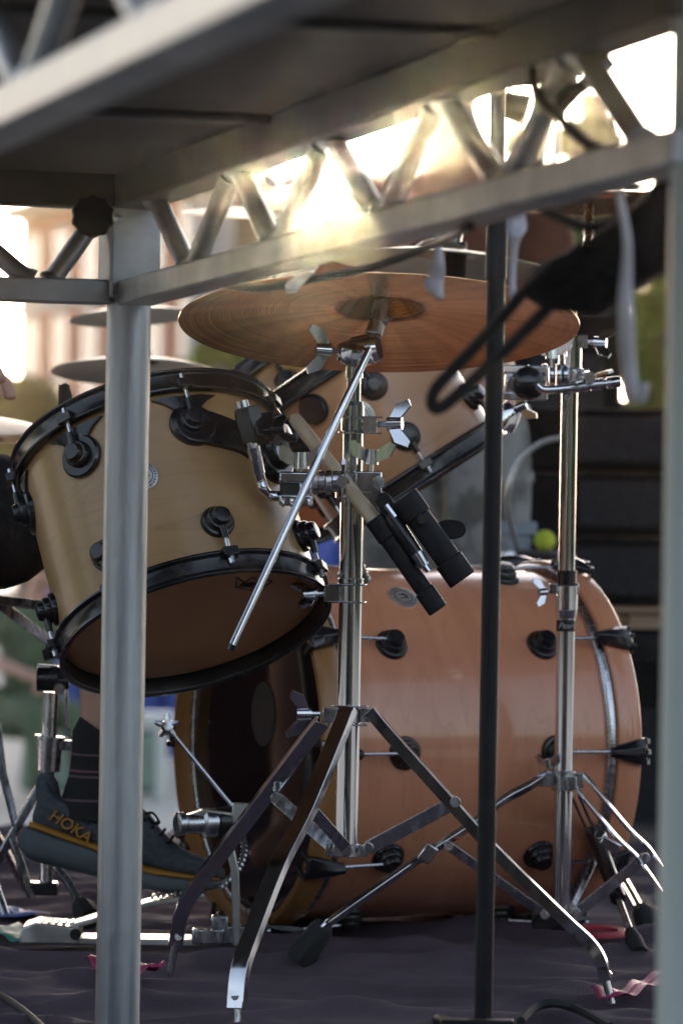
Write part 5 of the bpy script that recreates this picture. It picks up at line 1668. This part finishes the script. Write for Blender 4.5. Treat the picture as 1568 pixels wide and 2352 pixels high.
def tree(label, px, Zt, ytop, ybot, wpx, n, lm, seed, group='trees beyond the stage', leaf=0.11):
    rnd = random.Random(seed)
    o_ = V((D(px, 1176, Zt).x, Zt, GZ))
    zt = D(px, ytop, Zt).z; zb = max(D(px, ybot, Zt).z, GZ + 0.3); W = wpx * Zt / F / 2
    r = thing('tree', label, 'tree', o_, group)
    cs_ = []
    for i in range(30):
        f = rnd.random(); z = zb + (zt - zb) * f
        w_ = W * math.sin(math.pi * (0.18 + 0.72 * f)) ** 0.7
        cs_.append((V((o_.x + rnd.uniform(-1, 1) * w_ * 0.8, Zt + rnd.uniform(-1, 1) * w_ * 0.6, z)), W * rnd.uniform(0.14, 0.34)))
    bm = BM()
    top = V((o_.x + 0.1 * W, Zt, zb + 0.75 * (zt - zb)))
    sweep(bm, smoothpath([o_, o_.lerp(top, 0.4) + V((0.06 * W, 0, 0)), top], 4), [0.09 * W + 0.05 - 0.005 * k for k in range(9)], 10)
    tr = obj('trunk', bm, M_BARK, r)
    for i in range(6):
        bm = BM(); q = o_.lerp(top, 0.45 + 0.08 * i); e_ = cs_[i][0]
        sweep(bm, smoothpath([q, q.lerp(e_, 0.5) + V((0, 0, 0.1 * W)), e_], 3), [0.035 * W + 0.02 - 0.004 * k for k in range(7)], 7); obj('limb', bm, M_BARK, tr)
    vs, fs = leaf_cloud(cs_, n, leaf, rnd)
    me = bpy.data.meshes.new('crown'); M = ROOTM[r.name].inverted(); me.from_pydata([M @ v for v in vs], [], fs); me.materials.append(lm)
    c = bpy.data.objects.new('crown', me); COL.objects.link(c); c.parent = r
    return r


tree('loose bright green tree catching sun between the truss struts at the right', 1300, 25, 245, 640, 350, 5200, M_LEAF, 1, leaf=0.075)
tree('broad bronze-green tree added behind the musician and the truss struts', 1010, 44, 330, 620, 300, 4200, M_LEAF, 9, leaf=0.12)  # added to shade the hazy air right of the sun
tree('dark dense tree filling the right behind the white strap', 1470, 38, 470, 1010, 460, 7000, M_LEAFD, 2, leaf=0.14)
tree('dark tree behind the pale banner poles', 1255, 46, 470, 980, 380, 4600, M_LEAFD, 3, leaf=0.16)
tree('yellow-green young tree beside the right edge post', 1505, 30, 660, 960, 130, 1100, M_LEAFY, 4)
tree('small yellow-green tree peeping between the two left cymbals', 505, 50, 770, 1000, 190, 1500, M_LEAFY, 5, leaf=0.14)
tree('green shrubby tree below the brick facade at the far left', 60, 62, 900, 1120, 420, 4200, M_LEAF, 6, leaf=0.16)

hg = thing('hedge', 'dark clipped hedge behind the dark speaker cabinet and the case stack', 'hedge', V((D(1400, 1176, 33).x, 33, GZ)))
rnd = random.Random(21)
hc = [(D(1120 + 24 * i, rnd.uniform(740, 1250), 33) + V((0, rnd.uniform(-0.3, 0.3), 0)), 0.42) for i in range(25)] + [(D(1130 + 30 * i, 1050 + 120 * (i % 2), 33), 0.55) for i in range(20)]
vs, fs = leaf_cloud(hc, 5200, 0.085, rnd)
me = bpy.data.meshes.new('crown'); Mx = ROOTM[hg.name].inverted(); me.from_pydata([Mx @ v for v in vs], [], fs); me.materials.append(M_LEAFD)
o = bpy.data.objects.new('crown', me); COL.objects.link(o); o.parent = hg
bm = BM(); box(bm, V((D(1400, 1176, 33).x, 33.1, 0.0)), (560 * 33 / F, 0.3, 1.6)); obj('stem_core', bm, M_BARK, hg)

# ---- banner poles, speaker stack, cases
for px, w_, lab in ((1207, 30, 'pale green banner pole nearer the black microphone stand'), (1236, 22, 'pale grey banner pole farther from the microphone stand')):
    r = thing('banner_pole', lab, 'pole', V((D(px, 1176, 15).x, 15, GZ)), 'pale poles behind the stage')
    bm = BM(); a = V((D(px, 1176, 15).x, 15, GZ)); tube(bm, a, V((a.x + 0.04, 15, 2.3)), w_ / 2 * 15 / F, n=16); obj('shaft', bm, M_WHITEPL if w_ < 25 else M_PALEGRN, r)
    bm = BM(); tube(bm, a, a + V((0, 0, 0.04)), 0.12, n=16); obj('foot', bm, M_STONE, r)
lp = thing('stage_lamp', 'dark stage lamp can sticking out beside the microphone stand, high up', 'stage lamp', D(1180, 245, 8.4))
bm = BM(); sweep(bm, [D(1140, 236, 8.4), D(1150, 238, 8.4), D(1196, 250, 8.4), D(1212, 254, 8.4)], [0.020, 0.026, 0.030, 0.031], 20); obj('can', bm, M_BLACKM, lp)
bm = BM(); bar(bm, [D(1168, 215, 8.4), D(1168, 175, 8.4)], 0.03, 0.006, V((1, 0, 0))); tube(bm, D(1150, 170, 8.4), D(1320, 174, 8.4), 0.02, n=14); obj('yoke', bm, M_BLACKM, lp)
bm = BM(); q = D(1320, 172, 8.4); tube(bm, q, V((q.x, 8.4, 4.6)), 0.017, n=12); obj('support_pole', bm, M_ALU_TR, lp)

M_CABF = pmat('dark_grille', (0.020, 0.021, 0.026), (0.032, 0.033, 0.040), rough=0.6, scale=(80, 80, 80), bump=0.2, spec=0.2)
M_CAB = pmat('black_carpet', (0.009, 0.009, 0.010), (0.015, 0.015, 0.017), rough=0.9, scale=(60, 60, 60), bump=0.2, spec=0.2)


def cabinet(name, label, cat, x0, x1, y0, y1, Zc, depth, mat, group=None, front='grille', corners=True, rot=0.0, base=None):
    a = D((x0 + x1) / 2, y1, Zc); w_ = (x1 - x0) * Zc / F; h_ = (y1 - y0) * Zc / F
    if base is not None: h_ = D((x0 + x1) / 2, y0, Zc).z - base; a.z = base
    M = Matrix.Translation(V((a.x, Zc + depth / 2, a.z))) @ Matrix.Rotation(rot, 4, 'Z')
    r = thing(name, label, cat, M, group)
    bm = BM(); box(bm, V((0, 0, h_ / 2)), (w_, depth, h_)); obj('shell', bm, mat, r, local=True, bevel=0.012)
    bm = BM(); box(bm, V((0.04 * w_, -depth / 2 - 0.002, h_ / 2)), (w_ * 0.62, 0.014, h_ * 0.72)); obj(front, bm, M_CABF, r, local=True, bevel=0.004)
    bm = BM(); box(bm, V((0, -depth / 2 - 0.004, h_ * 0.965)), (w_ * 0.97, 0.008, h_ * 0.05)); obj('edge_rail', bm, M_BLACK, r, local=True, bevel=0.001)
    if corners:
        for sx in (-1, 1):
            for sz in (0, 1):
                bm = BM(); lathe(bm, [(0, -0.02), (0.016, -0.012), (0.02, 0.0), (0.016, 0.012), (0, 0.02)], Matrix.Translation(V((sx * (w_ / 2 - 0.012), -depth / 2 - 0.002, 0.014 + sz * (h_ - 0.028)))), 14); obj('corner_cap', bm, M_CHROME_DULL, r, local=True)
    return r


cabinet('speaker_cabinet', 'large dark speaker cabinet behind the right stand, trees above it', 'speaker', 1150, 1425, 660, 930, 11.4, 0.5, M_CAB, base=0.0, corners=False)
cabinet('equipment_case', 'topmost black equipment case of the stack at the right', 'case', 1185, 1760, 938, 1082, 9.9, 0.45, M_CAB, 'black equipment cases stacked at the right', 'panel')
cabinet('equipment_case', 'middle black equipment case in the stack at the right', 'case', 1195, 1760, 1086, 1232, 9.9, 0.45, M_CAB, 'black equipment cases stacked at the right', 'panel')
cabinet('equipment_case', 'lowest black equipment case of the stack, above the wooden pallet', 'case', 1180, 1760, 1236, 1392, 9.9, 0.45, M_CAB, 'black equipment cases stacked at the right', 'panel')
M_PALLET = pmat('pallet_wood', (0.30, 0.20, 0.13), (0.40, 0.28, 0.19), rough=0.8, scale=(2, 20, 20), bump=0.2)
pl = thing('pallet', 'worn wooden pallet under the black case stack', 'pallet', D(1470, 1440, 9.9))
for k in range(3):
    bm = BM(); box(bm, D(1470, 1400 + 2 * k, 9.95 + 0.16 * k), (0.58, 0.12, 0.014)); obj('board', bm, M_PALLET, pl)
for k in range(3):
    bm = BM(); box(bm, D(1240 + 225 * k, 1424, 10.1), (0.07, 0.42, 0.03)); obj('block', bm, M_PALLET, pl)
cabinet('bass_cabinet', 'tall black cabinet with metal corners under the pallet', 'speaker', 1330, 1760, 1444, 1830, 9.9, 0.45, M_CAB, None, base=GZ)
# little grey box, ball and cable by the right stand
gb = cabinet('amplifier', 'small grey amplifier box behind the bass drum top', 'amplifier', 1150, 1310, 1266, 1420, 9.0, 0.25, pmat('grey_vinyl', (0.05, 0.05, 0.052), (0.07, 0.07, 0.074), rough=0.7, scale=(30, 30, 30)), base=0.0)
bm = BM(); c_ = D(1250, 1242, 9.05)
lathe(bm, [(0.0225 * math.sin(math.pi * k / 14), -0.0225 * math.cos(math.pi * k / 14)) for k in range(15)], Matrix.Translation(c_), 24)
single('ball', bm, pmat('yellow_felt', (0.50, 0.58, 0.05), (0.58, 0.66, 0.08), rough=0.85, scale=(40, 40, 40)), 'yellow-green ball on the small amplifier', 'ball')
bm = BM(); box(bm, D(1190, 1214, 9.1) , (0.075, 0.06, 0.03)); box(bm, D(1190, 1248, 9.1), (0.05, 0.05, 0.03))
single('effects_box', bm, pmat('blue_grey_metal', (0.22, 0.27, 0.33), (0.28, 0.33, 0.40), rough=0.5, metal=0.3, scale=(20, 20, 20)), 'pale blue-grey box beside the yellow ball', 'box', bevel=0.003)
bm = BM(); sweep(bm, smoothpath([D(1292, 1004, 8.6), D(1240, 1018, 8.6), D(1190, 1062, 8.6), D(1166, 1130, 8.6), D(1172, 1200, 8.7), D(1188, 1262, 8.9)], 6), 0.0055, 8)
single('cable', bm, M_SILVER, 'pale grey cable curving behind the right stand', 'cable')

# ================================================================== CABLES, TAPE AND BAG ON THE TRUSS
bg_ = thing('equipment_bag', 'large soft black bag slung under the truss at the upper right', 'bag', D(1400, 600, 4.08))
outl = [(1190, 668), (1250, 604), (1330, 560), (1376, 528), (1440, 486), (1500, 420), (1560, 350), (1640, 335), (1650, 500), (1610, 590), (1528, 626), (1462, 664), (1412, 704), (1364, 728), (1300, 716), (1240, 706)]
bm = BM(); prev = None
cxm = sum(p[0] for p in outl) / len(outl); cym = sum(p[1] for p in outl) / len(outl)
op = [(p_.x, p_.y) for p_ in smoothpath([V((x, y, 0)) for x, y in outl + outl[:1]], 3)][:-1]
for dz, k in ((-0.065, 0.55), (-0.055, 0.86), (-0.03, 0.98), (0.0, 1.0), (0.03, 0.98), (0.055, 0.86), (0.065, 0.55)):
    rg = [bm.verts.new(D(cxm + (x - cxm) * k, cym + (y - cym) * k, 4.08) + V((0, dz + 0.006 * math.sin(x * 0.07), 0))) for x, y in op]
    if prev: bridge(bm, prev, rg)
    else: bm.faces.new(rg[::-1])
    prev = rg
bm.faces.new(prev)
obj('bag_body', bm, M_CLOTH_BLK, bg_, smooth=70)
bm = BM(); bar(bm, [D(1500, 470, 4.5), D(1520, 400, 4.2), D(1540, 350, 3.95)], 0.03, 0.004, V((0, -1, 0))); obj('strap', bm, M_CLOTH_BLK, bg_)


def cable(pts, r, label, mat=M_RUBBER):
    bm = BM(); sweep(bm, smoothpath([D(x, y, z) for x, y, z in pts], 8), r, 10); return single('cable', bm, mat, label, 'cable')


cable([(1262, 606, 4.1), (1234, 628, 4.1), (1164, 715, 4.15), (1064, 825, 4.2), (1004, 888, 4.2), (991, 925, 4.2), (1006, 938, 4.2), (1044, 912, 4.18), (1134, 828, 4.15), (1215, 750, 4.1), (1275, 690, 4.1)], 0.0062, 'black cable loop hanging out of the bag in front of the cymbal')
cable([(1218, 120, 3.95), (1224, 170, 3.92), (1236, 222, 3.9), (1284, 272, 3.86), (1344, 325, 3.82), (1404, 357, 3.78), (1480, 380, 3.7)], 0.0055, 'black cable sagging across the upper right truss openings')
cable([(1120, 405, 4.2), (1169, 434, 4.18), (1250, 482, 4.15), (1344, 520, 4.1), (1430, 505, 4.1), (1520, 470, 4.1)], 0.0055, 'black cable slung below the lower truss rail at the right')
cable([(520, 655, 5.2), (600, 662, 5.1), (720, 640, 5.0), (860, 612, 4.9), (1000, 560, 4.7), (1080, 520, 4.08)], 0.0048, 'thin dark cable hanging along the truss rail above the bronze cymbal')
cable([(1280, 255, 3.9), (1318, 212, 3.88), (1345, 190, 3.86), (1400, 140, 3.84)], 0.008, 'thick black cable end tied between two struts at the upper right')


def tape(pts, w_, label, Zt):
    bm = BM()
    sp_ = smoothpath([V((x, y, ww)) for x, y, ww in pts], 5)
    rows = []
    for i, q in enumerate(sp_):
        h = q.z / 2
        rows.append([bm.verts.new(D(q.x + dx * h, q.y, Zt) + V((0, 0.006 * math.sin(i * 0.6) + 0.004 * abs(dx), 0))) for dx in (-1, -0.3, 0.4, 1)])
    for r0, r1 in zip(rows[:-1], rows[1:]):
        for k in range(3): bm.faces.new((r0[k], r0[k + 1], r1[k + 1], r1[k]))
    o = single('tape_tail', bm, M_TAPE, label, 'tape', 'white tape tails on the truss')
    sd = o.modifiers.new('thick', 'SOLIDIFY'); sd.thickness = 0.0004
    return o


tape([(736, 585, 12), (722, 612, 16), (700, 628, 34), (676, 652, 38), (668, 672, 20)], 30, 'short white tape tail left of the tilter, below the sun', 4.95)
tape([(1000, 520, 14), (1006, 570, 16), (1004, 622, 34), (996, 655, 42), (1010, 686, 16)], 30, 'white tape tail with pointed end over the bronze cymbal right half', 4.7)
tape([(1420, 430, 14), (1432, 500, 18), (1440, 580, 22), (1436, 680, 34), (1438, 770, 38), (1446, 850, 34), (1452, 905, 30), (1470, 925, 26), (1478, 880, 26)], 30, 'long white tape tail dangling by the right edge post', 3.9)
tape([(1186, 482, 40), (1186, 525, 46), (1180, 560, 22), (1176, 640, 16), (1174, 705, 14)], 30, 'white tape wrapped beside the black microphone stand sleeve', 4.6)

# ================================================================== unseen belt of trees, added behind the viewer to darken the chrome
M_WOODF = leafmat('unseen_foliage', (0.020, 0.035, 0.015), (0.04, 0.06, 0.02))
bm = BM(); rows = []
rnd = random.Random(11)
for i in range(73):
    a = R_(-215 + 250 * i / 72)
    top = 9 + 5 * math.sin(i * 0.9) + rnd.uniform(-2.5, 2.5)
    rows.append([bm.verts.new((46 * math.cos(a) * k, 46 * math.sin(a) * k - 4, z)) for k, z in ((1.0, GZ), (0.96, top * 0.5), (1.02, top), (1.12, top * 0.8), (1.15, GZ))])
for r0, r1 in zip(rows[:-1], rows[1:]):
    for k in range(4): bm.faces.new((r0[k], r1[k], r1[k + 1], r0[k + 1]))
o = obj('unseen_woods', bm, M_WOODF, kind='stuff'); o['label'] = 'unseen belt of trees added to darken reflections'

# ================================================================== thin haze added to stand in for lens glare round the sun
HZ = bpy.data.materials.new('glare_haze'); HZ.use_nodes = True
n, l = HZ.node_tree.nodes, HZ.node_tree.links
n.remove(n['Principled BSDF'])
pv = n.new('ShaderNodeVolumePrincipled')
pv.inputs['Color'].default_value = (1.0, 0.83, 0.54, 1); pv.inputs['Density'].default_value = 0.0007; pv.inputs['Anisotropy'].default_value = 0.987
l.new(pv.outputs[0], [k for k in n if k.type == 'OUTPUT_MATERIAL'][0].inputs['Volume'])
bm = BM(); box(bm, V((0, 200, 9)), (580, 575, 22))
o = obj('haze', bm, HZ, kind='stuff'); o['label'] = 'thin warm haze added for lens glare round the sun'
